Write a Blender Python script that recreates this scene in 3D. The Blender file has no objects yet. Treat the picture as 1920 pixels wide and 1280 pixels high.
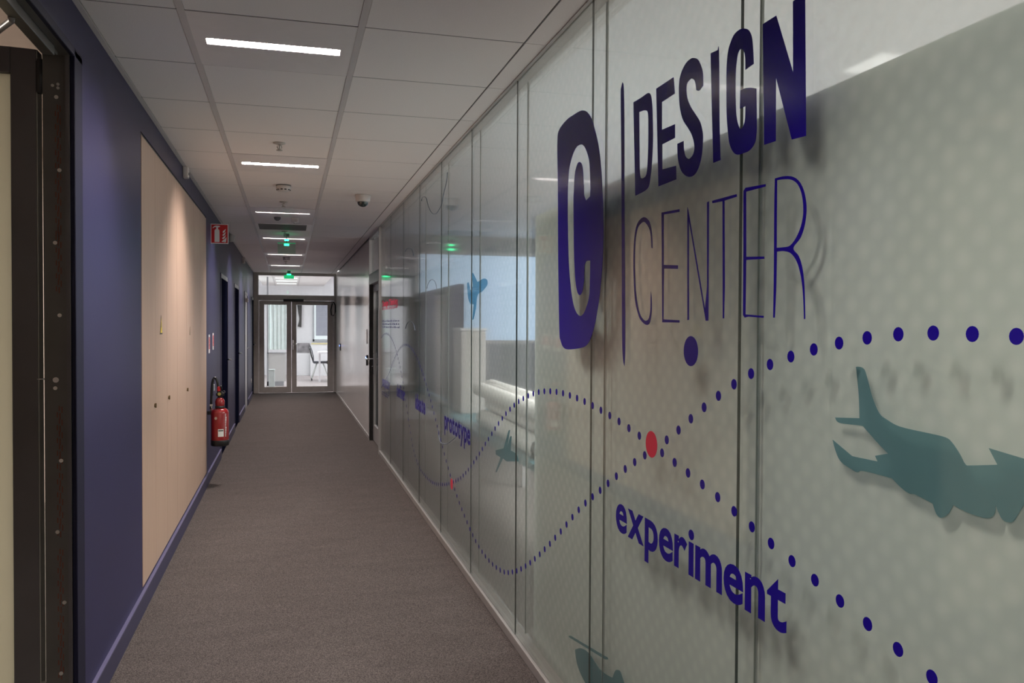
import bpy, bmesh, math, random
from mathutils import Vector, Matrix, geometry
random.seed(7)
S = bpy.context.scene
COL = S.collection
# ------------------------------------------------------------------ camera
cam_d = bpy.data.cameras.new('camera')
cam = bpy.data.objects.new('camera', cam_d)
COL.objects.link(cam)
S.camera = cam
cam_d.sensor_width = 36.0
cam_d.sensor_fit = 'HORIZONTAL'
cam_d.lens = 1541.1 / 1920 * 36.0
cam_d.clip_start = 0.02
psi, th, ro = 0.2656, 0.019, 0.0044
s_, c_, st, ct = math.sin(psi), math.cos(psi), math.sin(th), math.cos(th)
F = Vector((s_ * ct, c_ * ct, -st)); Rr = Vector((c_, -s_, 0)); U = Vector((s_ * st, c_ * st, ct))
Rx = Rr * math.cos(ro) + U * math.sin(ro)
Ux = U * math.cos(ro) - Rr * math.sin(ro)
m = Matrix((Rx, Ux, -F)).transposed().to_4x4()
m.translation = Vector((0, 0, 1.39))
cam.matrix_world = m
cam_d.dof.use_dof = False
# ------------------------------------------------------------------ world, exposure
W = bpy.data.worlds.new('world'); S.world = W; W.use_nodes = True
W.node_tree.nodes['Background'].inputs[0].default_value = (0.6, 0.7, 0.9, 1)
W.node_tree.nodes['Background'].inputs[1].default_value = 0.3
S.view_settings.view_transform = 'Standard'
S.view_settings.look = 'None'
S.view_settings.gamma = 1.0
S.view_settings.use_curve_mapping = False
S.view_settings.exposure = 0.0
cy = S.cycles
cy.use_adaptive_sampling = True; cy.adaptive_threshold = 0.02
cy.max_bounces = 10; cy.diffuse_bounces = 5; cy.glossy_bounces = 5; cy.transmission_bounces = 8
cy.transparent_max_bounces = 24; cy.caustics_reflective = True; cy.caustics_refractive = True
cy.sample_clamp_indirect = 4.0; cy.use_denoising = True
LAMP_W = 43.0        # every luminaire of the corridor
LAMP_Y0, LAMP_P = 3.285, 2.4
LAMP_X = -0.05

def area(name, loc, sx, sy, watts, color=(1, 1, 1), spread=180, rot=(0, 0, 0)):
    d = bpy.data.lights.new(name, 'AREA'); d.shape = 'RECTANGLE'; d.size = sx; d.size_y = sy
    d.energy = watts; d.color = color; d.spread = math.radians(spread)
    o = bpy.data.objects.new(name, d); COL.objects.link(o); o.location = loc; o.rotation_euler = rot
    return o
# lamps of the rooms behind the walls, and fills added for the paper rolls
area('design_room_lamp_and_fill', (4.0, 1.2, 2.68), 1.6, 4.5, 235, (1.0, 0.88, 0.80))
area('design_room_lamp_and_fill', (3.7, 4.9, 2.68), 0.8, 1.8, 380, (1.0, 0.95, 0.93))  # added fill, no known fixture: brightens the paper rolls from the room side
area('design_room_lamp_and_fill', (1.75, 4.3, 2.68), 0.5, 1.6, 34, (1.0, 0.97, 0.95), 105)  # added fill with narrow spread, lights the glass side of the paper rolls
area('design_room_lamp_and_fill', (4.2, 7.2, 2.68), 1.2, 2.5, 60, (0.72, 0.85, 1.0))
area('design_room_lamp_and_fill', (2.87, 3.5, 2.70), 0.30, 0.30, 0.45, (1.0, 0.95, 0.92))
area('design_room_daylight', (5.9, 6.5, 1.6), 4.0, 1.6, 20, (0.70, 0.83, 1.0), 180, (0, math.radians(90), 0))
area('office_lamp', (-3.5, 5.46, 2.70), 0.6, 0.6, 300, (1.0, 0.90, 0.80))
area('end_room_lamp', (0.7, 19.9, 2.68), 3.0, 4.4, 230, (0.97, 0.98, 1.0))
area('end_room_daylight', (-1.9, 20.5, 1.6), 3.0, 1.6, 60, (0.85, 0.97, 0.97), 180, (0, math.radians(-90), 0))

R, L, CZ = 0.9523, 0.6825, 2.45       # corridor: right face, left face (at x=-L), ceiling height
YE = 17.43
# ------------------------------------------------------------------ materials
def nmat(name):
    m = bpy.data.materials.new(name); m.use_nodes = True
    nt = m.node_tree; nt.nodes.clear()
    out = nt.nodes.new('ShaderNodeOutputMaterial')
    return m, nt, out
def lk(nt, a, b): nt.links.new(a, b)
def pmat(name, col, rough=0.5, metal=0.0, var=0.05, scale=12.0, stretch=(1, 1, 1), bump=0.0, bscale=60.0, spec=0.5, coat=0.0, emis=None, estr=0.0, detail=3.0, col2=None):
    m, nt, out = nmat(name)
    p = nt.nodes.new('ShaderNodeBsdfPrincipled'); lk(nt, p.outputs[0], out.inputs[0])
    p.inputs['Roughness'].default_value = rough; p.inputs['Metallic'].default_value = metal
    p.inputs['Specular IOR Level'].default_value = spec; p.inputs['Coat Weight'].default_value = coat
    p.inputs['Coat Roughness'].default_value = 0.08
    tc = nt.nodes.new('ShaderNodeTexCoord'); mp = nt.nodes.new('ShaderNodeMapping'); lk(nt, tc.outputs['Object'], mp.inputs[0])
    mp.inputs['Scale'].default_value = stretch
    n = nt.nodes.new('ShaderNodeTexNoise'); n.inputs['Scale'].default_value = scale; n.inputs['Detail'].default_value = detail
    lk(nt, mp.outputs[0], n.inputs['Vector'])
    r = nt.nodes.new('ShaderNodeMix'); r.data_type = 'RGBA'
    c2 = col2 if col2 else tuple(min(1, c * (1 + var)) for c in col)
    c1 = col if col2 else tuple(c * (1 - var) for c in col)
    r.inputs[6].default_value = (*c1, 1); r.inputs[7].default_value = (*c2, 1)
    cr = nt.nodes.new('ShaderNodeMapRange'); cr.inputs[1].default_value = 0.3; cr.inputs[2].default_value = 0.7
    lk(nt, n.outputs[0], cr.inputs[0]); lk(nt, cr.outputs[0], r.inputs[0]); lk(nt, r.outputs[2], p.inputs['Base Color'])
    if bump:
        n2 = nt.nodes.new('ShaderNodeTexNoise'); n2.inputs['Scale'].default_value = bscale; n2.inputs['Detail'].default_value = 4
        lk(nt, mp.outputs[0], n2.inputs['Vector'])
        b = nt.nodes.new('ShaderNodeBump'); b.inputs['Strength'].default_value = bump; b.inputs['Distance'].default_value = 0.002
        lk(nt, n2.outputs[0], b.inputs['Height']); lk(nt, b.outputs[0], p.inputs['Normal'])
    if emis:
        p.inputs['Emission Color'].default_value = (*emis, 1); p.inputs['Emission Strength'].default_value = estr
    return m
def emat(name, col, st):
    m, nt, out = nmat(name); e = nt.nodes.new('ShaderNodeEmission'); e.inputs[0].default_value = (*col, 1); e.inputs[1].default_value = st
    lk(nt, e.outputs[0], out.inputs[0]); return m
def schlick(nt, f0=0.04, gain=1.0):
    """reflectance by the viewing angle, the same from both sides of a pane"""
    lw_ = nt.nodes.new('ShaderNodeLayerWeight'); lw_.inputs[0].default_value = 0.5
    p = nt.nodes.new('ShaderNodeMath'); p.operation = 'POWER'; p.inputs[1].default_value = 5.0; lk(nt, lw_.outputs['Facing'], p.inputs[0])
    a = nt.nodes.new('ShaderNodeMath'); a.operation = 'MULTIPLY_ADD'; a.inputs[1].default_value = (1 - f0) * gain; a.inputs[2].default_value = f0 * gain; lk(nt, p.outputs[0], a.inputs[0])
    return a
def clearmat(name, tint=(0.93, 0.96, 0.95), rough=0.02, ior=1.5, gain=1.0):
    m, nt, out = nmat(name)
    t = nt.nodes.new('ShaderNodeBsdfTransparent'); t.inputs[0].default_value = (*tint, 1)
    g = nt.nodes.new('ShaderNodeBsdfGlossy'); g.inputs['Roughness'].default_value = rough
    mu = schlick(nt, 0.04, gain)
    x = nt.nodes.new('ShaderNodeMixShader'); lk(nt, mu.outputs[0], x.inputs[0]); lk(nt, t.outputs[0], x.inputs[1]); lk(nt, g.outputs[0], x.inputs[2])
    lk(nt, x.outputs[0], out.inputs[0]); return m
def filmmat(name):
    m, nt, out = nmat(name)
    tc = nt.nodes.new('ShaderNodeTexCoord'); sp = nt.nodes.new('ShaderNodeSeparateXYZ')
    geo = nt.nodes.new('ShaderNodeNewGeometry')
    lk(nt, geo.outputs['Position'], sp.inputs[0])
    cb = nt.nodes.new('ShaderNodeCombineXYZ'); lk(nt, sp.outputs[1], cb.inputs[0]); lk(nt, sp.outputs[2], cb.inputs[1])
    mp = nt.nodes.new('ShaderNodeMapping'); mp.inputs['Rotation'].default_value = (0, 0, math.radians(45)); lk(nt, cb.outputs[0], mp.inputs[0])
    v = nt.nodes.new('ShaderNodeTexVoronoi'); v.voronoi_dimensions = '2D'; v.inputs['Randomness'].default_value = 0.0; v.inputs['Scale'].default_value = 1 / 0.046
    lk(nt, mp.outputs[0], v.inputs['Vector'])
    mr = nt.nodes.new('ShaderNodeMapRange'); mr.inputs[1].default_value = 0.12; mr.inputs[2].default_value = 0.46; mr.inputs[3].default_value = 1; mr.inputs[4].default_value = 0
    lk(nt, v.outputs['Distance'], mr.inputs[0])
    no = nt.nodes.new('ShaderNodeTexNoise'); no.inputs['Scale'].default_value = 1.6; no.inputs['Detail'].default_value = 2; lk(nt, cb.outputs[0], no.inputs['Vector'])
    cm = nt.nodes.new('ShaderNodeMix'); cm.data_type = 'RGBA'
    cm.inputs[6].default_value = (0.80, 0.83, 0.79, 1); cm.inputs[7].default_value = (0.90, 0.90, 0.85, 1)
    lk(nt, mr.outputs[0], cm.inputs[0])
    cm2 = nt.nodes.new('ShaderNodeMix'); cm2.data_type = 'RGBA'; cm2.inputs[7].default_value = (0.74, 0.82, 0.83, 1)
    nr = nt.nodes.new('ShaderNodeMapRange'); nr.inputs[1].default_value = .35; nr.inputs[2].default_value = .75; nr.inputs[4].default_value = .6; lk(nt, no.outputs[0], nr.inputs[0])
    lk(nt, nr.outputs[0], cm2.inputs[0]); lk(nt, cm.outputs[2], cm2.inputs[6])
    d = nt.nodes.new('ShaderNodeBsdfDiffuse'); lk(nt, cm2.outputs[2], d.inputs[0])
    tl = nt.nodes.new('ShaderNodeBsdfTranslucent'); lk(nt, cm2.outputs[2], tl.inputs[0])
    m1 = nt.nodes.new('ShaderNodeMixShader'); m1.inputs[0].default_value = 0.14; lk(nt, d.outputs[0], m1.inputs[1]); lk(nt, tl.outputs[0], m1.inputs[2])
    rf = nt.nodes.new('ShaderNodeBsdfRefraction'); rf.inputs['IOR'].default_value = 1.006; rf.inputs['Roughness'].default_value = 0.7; rf.inputs[0].default_value = (0.96, 0.99, 0.98, 1)
    tp = nt.nodes.new('ShaderNodeBsdfTransparent'); tp.inputs[0].default_value = (0.96, 0.99, 0.98, 1)
    m2 = nt.nodes.new('ShaderNodeMixShader'); m2.inputs[0].default_value = 0.66; lk(nt, rf.outputs[0], m2.inputs[1]); lk(nt, tp.outputs[0], m2.inputs[2])
    m3 = nt.nodes.new('ShaderNodeMixShader')
    fr = nt.nodes.new('ShaderNodeMapRange'); fr.inputs[3].default_value = 0.75; fr.inputs[4].default_value = 0.68; lk(nt, mr.outputs[0], fr.inputs[0])
    lk(nt, fr.outputs[0], m3.inputs[0]); lk(nt, m1.outputs[0], m3.inputs[1]); lk(nt, m2.outputs[0], m3.inputs[2])
    g = nt.nodes.new('ShaderNodeBsdfGlossy'); g.inputs['Roughness'].default_value = 0.22
    f = schlick(nt, 0.04, 0.55)
    m4 = nt.nodes.new('ShaderNodeMixShader'); lk(nt, f.outputs[0], m4.inputs[0]); lk(nt, m3.outputs[0], m4.inputs[1]); lk(nt, g.outputs[0], m4.inputs[2])
    lk(nt, m4.outputs[0], out.inputs[0]); return m
def carpetmat():
    m, nt, out = nmat('carpet')
    p = nt.nodes.new('ShaderNodeBsdfPrincipled'); lk(nt, p.outputs[0], out.inputs[0]); p.inputs['Roughness'].default_value = 0.95
    p.inputs['Specular IOR Level'].default_value = 0.1
    tc = nt.nodes.new('ShaderNodeTexCoord')
    n = nt.nodes.new('ShaderNodeTexNoise'); n.inputs['Scale'].default_value = 260; n.inputs['Detail'].default_value = 4; lk(nt, tc.outputs['Object'], n.inputs['Vector'])
    mp = nt.nodes.new('ShaderNodeMapping'); mp.inputs['Scale'].default_value = (1.2, 4, 1); lk(nt, tc.outputs['Object'], mp.inputs[0])
    n2 = nt.nodes.new('ShaderNodeTexNoise'); n2.inputs['Scale'].default_value = 2.5; n2.inputs['Detail'].default_value = 5; lk(nt, mp.outputs[0], n2.inputs['Vector'])
    a = nt.nodes.new('ShaderNodeMix'); a.data_type = 'RGBA'; a.inputs[6].default_value = (0.033, 0.027, 0.025, 1); a.inputs[7].default_value = (0.120, 0.101, 0.094, 1)
    r = nt.nodes.new('ShaderNodeMapRange'); r.inputs[1].default_value = .35; r.inputs[2].default_value = .65; lk(nt, n.outputs[0], r.inputs[0]); lk(nt, r.outputs[0], a.inputs[0])
    b = nt.nodes.new('ShaderNodeMix'); b.data_type = 'RGBA'; b.blend_type = 'MULTIPLY'; b.inputs[0].default_value = 1
    r2 = nt.nodes.new('ShaderNodeMapRange'); r2.inputs[1].default_value = .3; r2.inputs[2].default_value = .7; r2.inputs[3].default_value = .92; r2.inputs[4].default_value = 1.05; lk(nt, n2.outputs[0], r2.inputs[0])
    lk(nt, a.outputs[2], b.inputs[6]); lk(nt, r2.outputs[0], b.inputs[7]); lk(nt, b.outputs[2], p.inputs['Base Color'])
    bu = nt.nodes.new('ShaderNodeBump'); bu.inputs['Strength'].default_value = .6; bu.inputs['Distance'].default_value = .003; lk(nt, n.outputs[0], bu.inputs['Height']); lk(nt, bu.outputs[0], p.inputs['Normal'])
    return m
M = dict(
    tile=pmat('ceiling_tile', (0.86, 0.805, 0.785), 0.9, var=0.03, scale=220, bump=0.3, bscale=400),
    rail=pmat('ceiling_rail', (0.62, 0.58, 0.575), 0.45, var=0.02),
    tee=pmat('ceiling_tee', (0.17, 0.155, 0.155), 0.6, var=0.02),
    plenum=pmat('plenum', (0.12, 0.11, 0.11), 0.9),
    metalw=pmat('white_lacquered_metal', (0.80, 0.75, 0.735), 0.4, var=0.02),
    refl=pmat('lamp_reflector', (0.92, 0.91, 0.92), 0.25, metal=0.0, var=0.01),
    louver=pmat('louver_metal', (0.9, 0.88, 0.88), 0.2, metal=0.6, var=0.01),
    navy=pmat('navy_paint', (0.024, 0.023, 0.065), 0.40, var=0.05, scale=3, bump=0.08, bscale=150, spec=0.2),
    navyd=pmat('dark_navy_gloss', (0.008, 0.008, 0.024), 0.5, var=0.05, spec=0.2),
    navydoor=pmat('dark_navy_door', (0.006, 0.007, 0.018), 0.95, var=0.05, spec=0.0),
    navyb=pmat('navy_skirting', (0.030, 0.027, 0.062), 0.5, var=0.05),
    skirtlit=pmat('skirting_lit_edge', (0.11, 0.10, 0.18), 0.4, var=0.05),  # paler than the skirting: highlight of its top edge put into the colour
    wood=pmat('beech_laminate', (0.385, 0.262, 0.192), 0.42, scale=5, stretch=(8, 14, 0.5), col2=(0.44, 0.305, 0.228), detail=6),
    brass=pmat('lock_brass', (0.18, 0.13, 0.07), 0.4, metal=0.7),
    black=pmat('black_metal', (0.018, 0.017, 0.016), 0.45, var=0.1),
    anth=pmat('anthracite_steel', (0.085, 0.076, 0.076), 0.42, var=0.12, scale=4),
    edge=pmat('grey_door_edge', (0.26, 0.25, 0.22), 0.5),
    jamb=pmat('jamb_steel', (0.080, 0.074, 0.066), 0.35, var=0.15, scale=5),
    seal=pmat('red_brown_seal', (0.13, 0.034, 0.018), 0.7),
    screw=pmat('zinc_screw', (0.65, 0.62, 0.58), 0.3, metal=0.8),
    chrome=pmat('chrome', (0.7, 0.7, 0.7), 0.18, metal=1.0),
    alu=pmat('anodised_aluminium', (0.50, 0.47, 0.45), 0.35, metal=0.6, var=0.03),
    alud=pmat('bronze_aluminium', (0.50, 0.455, 0.42), 0.4, metal=0.1, var=0.06),
    whitewall=pmat('white_gloss_panel', (0.60, 0.56, 0.54), 0.16, var=0.02, scale=2, spec=0.8),
    white=pmat('white_paint', (0.80, 0.78, 0.80), 0.6, var=0.02),
    roomwall=pmat('cool_grey_paint', (0.42, 0.44, 0.46), 0.7, var=0.02),
    beige=pmat('beige_paint', (0.55, 0.48, 0.43), 0.7, var=0.02),
    pinkfloor=pmat('light_laminate_floor', (0.52, 0.45, 0.44), 0.4, var=0.08, scale=3, stretch=(10, 1, 1)),
    greyfloor=pmat('grey_carpet', (0.14, 0.13, 0.12), 0.9),
    glass=clearmat('clear_glass', (0.95, 0.965, 0.95), 0.06),
    glassd=clearmat('door_glass', (0.93, 0.96, 0.96), 0.01),
    acry=clearmat('acrylic', (0.80, 0.95, 0.86), 0.02, 1.45),
    film=filmmat('dotted_frosted_film'),
    joint=pmat('glass_joint', (0.035, 0.05, 0.045), 0.25),
    jointr=pmat('rear_glass_joint', (0.16, 0.19, 0.17), 0.4),
    gaugec=pmat('gauge_face', (0.30, 0.26, 0.07), 0.4),
    ink=pmat('navy_vinyl', (0.010, 0.003, 0.20), 0.2, var=0.02, spec=0.12),
    inkred=pmat('red_vinyl', (0.62, 0.008, 0.05), 0.35, var=0.02),
    inkpink=pmat('pink_vinyl', (0.55, 0.16, 0.22), 0.35, var=0.02),
    inkline=pmat('thin_line_vinyl', (0.10, 0.12, 0.16), 0.35, var=0.02),
    teal=pmat('teal_print', (0.115, 0.215, 0.235), 0.4, var=0.08, scale=6, col2=(0.16, 0.27, 0.29)),
    tealb=pmat('light_blue_print', (0.15, 0.34, 0.44), 0.4, var=0.08),
    red=pmat('extinguisher_red', (0.25, 0.010, 0.012), 0.18, var=0.02, coat=0.6),
    signred=pmat('sign_red', (0.52, 0.010, 0.015), 0.4, var=0.01),
    signwhite=pmat('sign_white', (0.75, 0.75, 0.73), 0.4, var=0.01),
    rubber=pmat('black_rubber', (0.012, 0.012, 0.012), 0.35),
    green=emat('exit_led', (0.03, 0.95, 0.35), 5.0),
    greenp=pmat('exit_sign_green', (0.02, 0.40, 0.16), 0.4, emis=(0.02, 0.8, 0.28), estr=0.18),
    greenq=pmat('exit_plate_green', (0.02, 0.45, 0.18), 0.4, emis=(0.02, 0.8, 0.28), estr=0.5),
    blueled=emat('blue_led', (0.10, 0.20, 1.0), 14.0),
    dome=pmat('camera_dome', (0.02, 0.03, 0.028), 0.06, var=0.0, coat=1.0),
    plastic=pmat('off_white_plastic', (0.62, 0.58, 0.56), 0.4, var=0.02),
    plasticd=pmat('grey_plastic', (0.16, 0.15, 0.15), 0.4, var=0.02),
    frost=None,
    cab=pmat('pale_green_steel', (0.84, 0.88, 0.83), 0.5, var=0.03),
    tealt=pmat('teal_table_top', (0.07, 0.20, 0.24), 0.4),
    paper=pmat('rolled_paper', (0.74, 0.72, 0.70), 0.6, var=0.04, scale=8),
    paperin=pmat('tube_inside', (0.10, 0.10, 0.10), 0.8),
    board=pmat('black_screen', (0.006, 0.007, 0.010), 0.6, spec=0.1),
    sky=emat('daylight_window', (0.58, 0.75, 1.0), 1.7),
    skyw=emat('daylight_window_pale', (0.93, 0.97, 1.0), 1.1),
    blind=pmat('grey_blind', (0.33, 0.34, 0.40), 0.7),
    mesh=pmat('chair_mesh', (0.10, 0.10, 0.12), 0.7),
    yellow=pmat('yellow_print', (0.75, 0.55, 0.06), 0.4),
    yellowp=pmat('pale_yellow_strip', (0.72, 0.62, 0.34), 0.5),
    stone=pmat('grey_marbled_print', (0.16, 0.15, 0.16), 0.6, scale=9, col2=(0.42, 0.38, 0.40), detail=6),
    curtain=pmat('pale_green_curtain', (0.80, 0.88, 0.86), 0.7),
    greyp=pmat('grey_paint', (0.42, 0.43, 0.45), 0.4, var=0.02),
)
def frostmat():
    m, nt, out = nmat('frosted_door_glass')
    d = nt.nodes.new('ShaderNodeBsdfDiffuse'); d.inputs[0].default_value = (0.50, 0.50, 0.42, 1)
    t = nt.nodes.new('ShaderNodeBsdfTranslucent'); t.inputs[0].default_value = (0.70, 0.69, 0.60, 1)
    g = nt.nodes.new('ShaderNodeBsdfGlossy'); g.inputs['Roughness'].default_value = 0.3
    a = nt.nodes.new('ShaderNodeMixShader'); a.inputs[0].default_value = .8; lk(nt, d.outputs[0], a.inputs[1]); lk(nt, t.outputs[0], a.inputs[2])
    b = nt.nodes.new('ShaderNodeMixShader'); b.inputs[0].default_value = .05; lk(nt, a.outputs[0], b.inputs[1]); lk(nt, g.outputs[0], b.inputs[2]); lk(nt, b.outputs[0], out.inputs[0]); return m
M['frost'] = frostmat()
def printmat(name, col, tint, clear):
    m, nt, out = nmat(name)
    n = nt.nodes.new('ShaderNodeTexNoise'); n.inputs['Scale'].default_value = 5
    tc = nt.nodes.new('ShaderNodeTexCoord'); lk(nt, tc.outputs['Object'], n.inputs['Vector'])
    c = nt.nodes.new('ShaderNodeMix'); c.data_type = 'RGBA'; c.inputs[6].default_value = (*col, 1); c.inputs[7].default_value = (*[q * 1.25 for q in col], 1); lk(nt, n.outputs[0], c.inputs[0])
    d = nt.nodes.new('ShaderNodeBsdfDiffuse'); lk(nt, c.outputs[2], d.inputs[0])
    t = nt.nodes.new('ShaderNodeBsdfTransparent'); t.inputs[0].default_value = (*tint, 1)
    x = nt.nodes.new('ShaderNodeMixShader'); x.inputs[0].default_value = clear; lk(nt, d.outputs[0], x.inputs[1]); lk(nt, t.outputs[0], x.inputs[2]); lk(nt, x.outputs[0], out.inputs[0]); return m
M['teal'] = printmat('teal_print', (0.16, 0.28, 0.30), (0.62, 0.80, 0.84), 0.5)
M['tealb'] = printmat('light_blue_print', (0.22, 0.44, 0.56), (0.55, 0.80, 0.93), 0.72)

# ------------------------------------------------------------------ mesh helpers (world coordinates in, local mesh out)
ORG = {}
class MB:
    def __init__(s): s.v = []; s.f = []; s.sm = []
    def add(s, vs, fs, smooth=False):
        o = len(s.v); s.v += [tuple(v) for v in vs]; s.f += [tuple(i + o for i in f) for f in fs]; s.sm += [smooth] * len(fs); return s
    def box(s, x0, x1, y0, y1, z0, z1, skip=()):
        x0, x1 = sorted((x0, x1)); y0, y1 = sorted((y0, y1)); z0, z1 = sorted((z0, z1))
        v = [(x, y, z) for z in (z0, z1) for y in (y0, y1) for x in (x0, x1)]
        f = {'b': (0, 2, 3, 1), 't': (4, 5, 7, 6), 'f': (0, 1, 5, 4), 'k': (2, 6, 7, 3), 'l': (0, 4, 6, 2), 'r': (1, 3, 7, 5)}
        return s.add(v, [q for k, q in f.items() if k not in skip])
    def cyl(s, p0, p1, r0, r1=None, n=20, cap=True, smooth=True):
        r1 = r0 if r1 is None else r1
        p0, p1 = Vector(p0), Vector(p1); d = (p1 - p0).normalized(); a = d.orthogonal().normalized(); b = d.cross(a)
        vs = [p0 + (a * math.cos(t) + b * math.sin(t)) * r0 for t in (2 * math.pi * i / n for i in range(n))]
        vs += [p1 + (a * math.cos(t) + b * math.sin(t)) * r1 for t in (2 * math.pi * i / n for i in range(n))]
        s.add(vs, [(i, (i + 1) % n, n + (i + 1) % n, n + i) for i in range(n)], smooth)
        if cap:
            s.add([vs[i] for i in range(n)], [tuple(reversed(range(n)))]); s.add([vs[n + i] for i in range(n)], [tuple(range(n))])
        return s
    def lathe(s, prof, c, n=28, axis='z'):
        vs = []; k = len(prof)
        for i in range(n):
            t = 2 * math.pi * i / n
            for r, h in prof:
                vs.append((c[0] + r * math.cos(t), c[1] + r * math.sin(t), c[2] + h))
        fs = [(i * k + j, ((i + 1) % n) * k + j, ((i + 1) % n) * k + j + 1, i * k + j + 1) for i in range(n) for j in range(k - 1)]
        return s.add(vs, fs, True)
    def tube(s, pts, r, n=8, closed=False):
        pts = [Vector(p) for p in pts]; N = len(pts); vs = []
        for i, p in enumerate(pts):
            d = (pts[min(i + 1, N - 1)] - pts[max(i - 1, 0)]).normalized()
            a = Vector((0, 0, 1)) if abs(d.z) < .9 else Vector((1, 0, 0)); a = (a - d * a.dot(d)).normalized(); b = d.cross(a)
            rr = r[i] if isinstance(r, (list, tuple)) else r
            vs += [p + (a * math.cos(2 * math.pi * j / n) + b * math.sin(2 * math.pi * j / n)) * rr for j in range(n)]
        fs = [(i * n + j, i * n + (j + 1) % n, (i + 1) * n + (j + 1) % n, (i + 1) * n + j) for i in range(N - 1) for j in range(n)]
        fs += [tuple(reversed(range(n))), tuple((N - 1) * n + j for j in range(n))]
        return s.add(vs, fs, True)
    def prism(s, loops, fn, d0, d1):
        """loops: [outer, hole...] of 2-D points; fn(u, v, d) -> xyz"""
        l3 = [[Vector((p[0], p[1], 0)) for p in l] for l in loops]
        flat = [p for l in loops for p in l]
        tri = geometry.tessellate_polygon(l3)
        n = len(flat)
        vs = [fn(p[0], p[1], d0) for p in flat] + [fn(p[0], p[1], d1) for p in flat]
        fs = [tuple(t) for t in tri] + [tuple(i + n for i in reversed(t)) for t in tri]
        o = 0
        for l in loops:
            k = len(l)
            fs += [(o + i, o + (i + 1) % k, o + (i + 1) % k + n, o + i + n) for i in range(k)]
            o += k
        return s.add(vs, fs)
def obj(name, mb, mat, parent=None, label=None, cat=None, group=None, kind=None, bevel=0.0, org=None, seg=2):
    if isinstance(mb, MB):
        me = bpy.data.meshes.new(name)
        if org is None:
            if parent is not None: org = ORG[parent.name]
            else:
                xs, ys, zs = zip(*mb.v); org = ((min(xs) + max(xs)) / 2, (min(ys) + max(ys)) / 2, min(zs))
        me.from_pydata([(x - org[0], y - org[1], z - org[2]) for x, y, z in mb.v], [], mb.f)
        for p, sm in zip(me.polygons, mb.sm): p.use_smooth = sm
        b = bmesh.new(); b.from_mesh(me); bmesh.ops.remove_doubles(b, verts=b.verts, dist=1e-6); bmesh.ops.recalc_face_normals(b, faces=b.faces); b.to_mesh(me); b.free()
        me.materials.append(mat)
    else: me = mb
    o = bpy.data.objects.new(name, me); COL.objects.link(o)
    ORG[o.name] = tuple(org)
    if parent is not None:
        o.parent = parent; po = ORG[parent.name]; o.location = tuple(a - b for a, b in zip(org, po))
    else: o.location = org
    if label: o['label'] = label
    if cat: o['category'] = cat
    if group: o['group'] = group
    if kind: o['kind'] = kind
    if bevel:
        bm_ = o.modifiers.new('bevel', 'BEVEL'); bm_.width = bevel; bm_.segments = seg; bm_.limit_method = 'ANGLE'; bm_.angle_limit = math.radians(40)
    return o
def inst(src, parent, world):
    """a copy of a part, sharing its mesh, put at a world point (the part's own origin)"""
    o = src.copy(); COL.objects.link(o); o.parent = parent
    po = ORG[parent.name] if parent is not None else (0, 0, 0)
    o.location = tuple(a - b for a, b in zip(world, po)); ORG[o.name] = tuple(world)
    return o
def thing(name, loc, label=None, cat=None, group=None, kind=None):
    o = bpy.data.objects.new(name, None); COL.objects.link(o); o.location = loc; ORG[o.name] = tuple(loc); o.empty_display_size = 0.1
    if label: o['label'] = label
    if cat: o['category'] = cat
    if group: o['group'] = group
    if kind: o['kind'] = kind
    return o
def copy_thing(root, new, **props):
    """the thing with its parts and their sub-parts, shared meshes"""
    d = Vector(new) - root.location
    c = root.copy(); COL.objects.link(c); c.location = new; ORG[c.name] = tuple(new)
    for ch in list(root.children):
        a = ch.copy(); COL.objects.link(a); a.parent = c; ORG[a.name] = tuple(Vector(ORG[ch.name]) + d)
        for g in list(ch.children):
            b = g.copy(); COL.objects.link(b); b.parent = a; ORG[b.name] = tuple(Vector(ORG[g.name]) + d)
        for g in ch.children: pass
    for k, v in props.items(): c[k] = v
    return c
B = lambda *a, **k: MB().box(*a, **k)
ST = 'structure'
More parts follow.
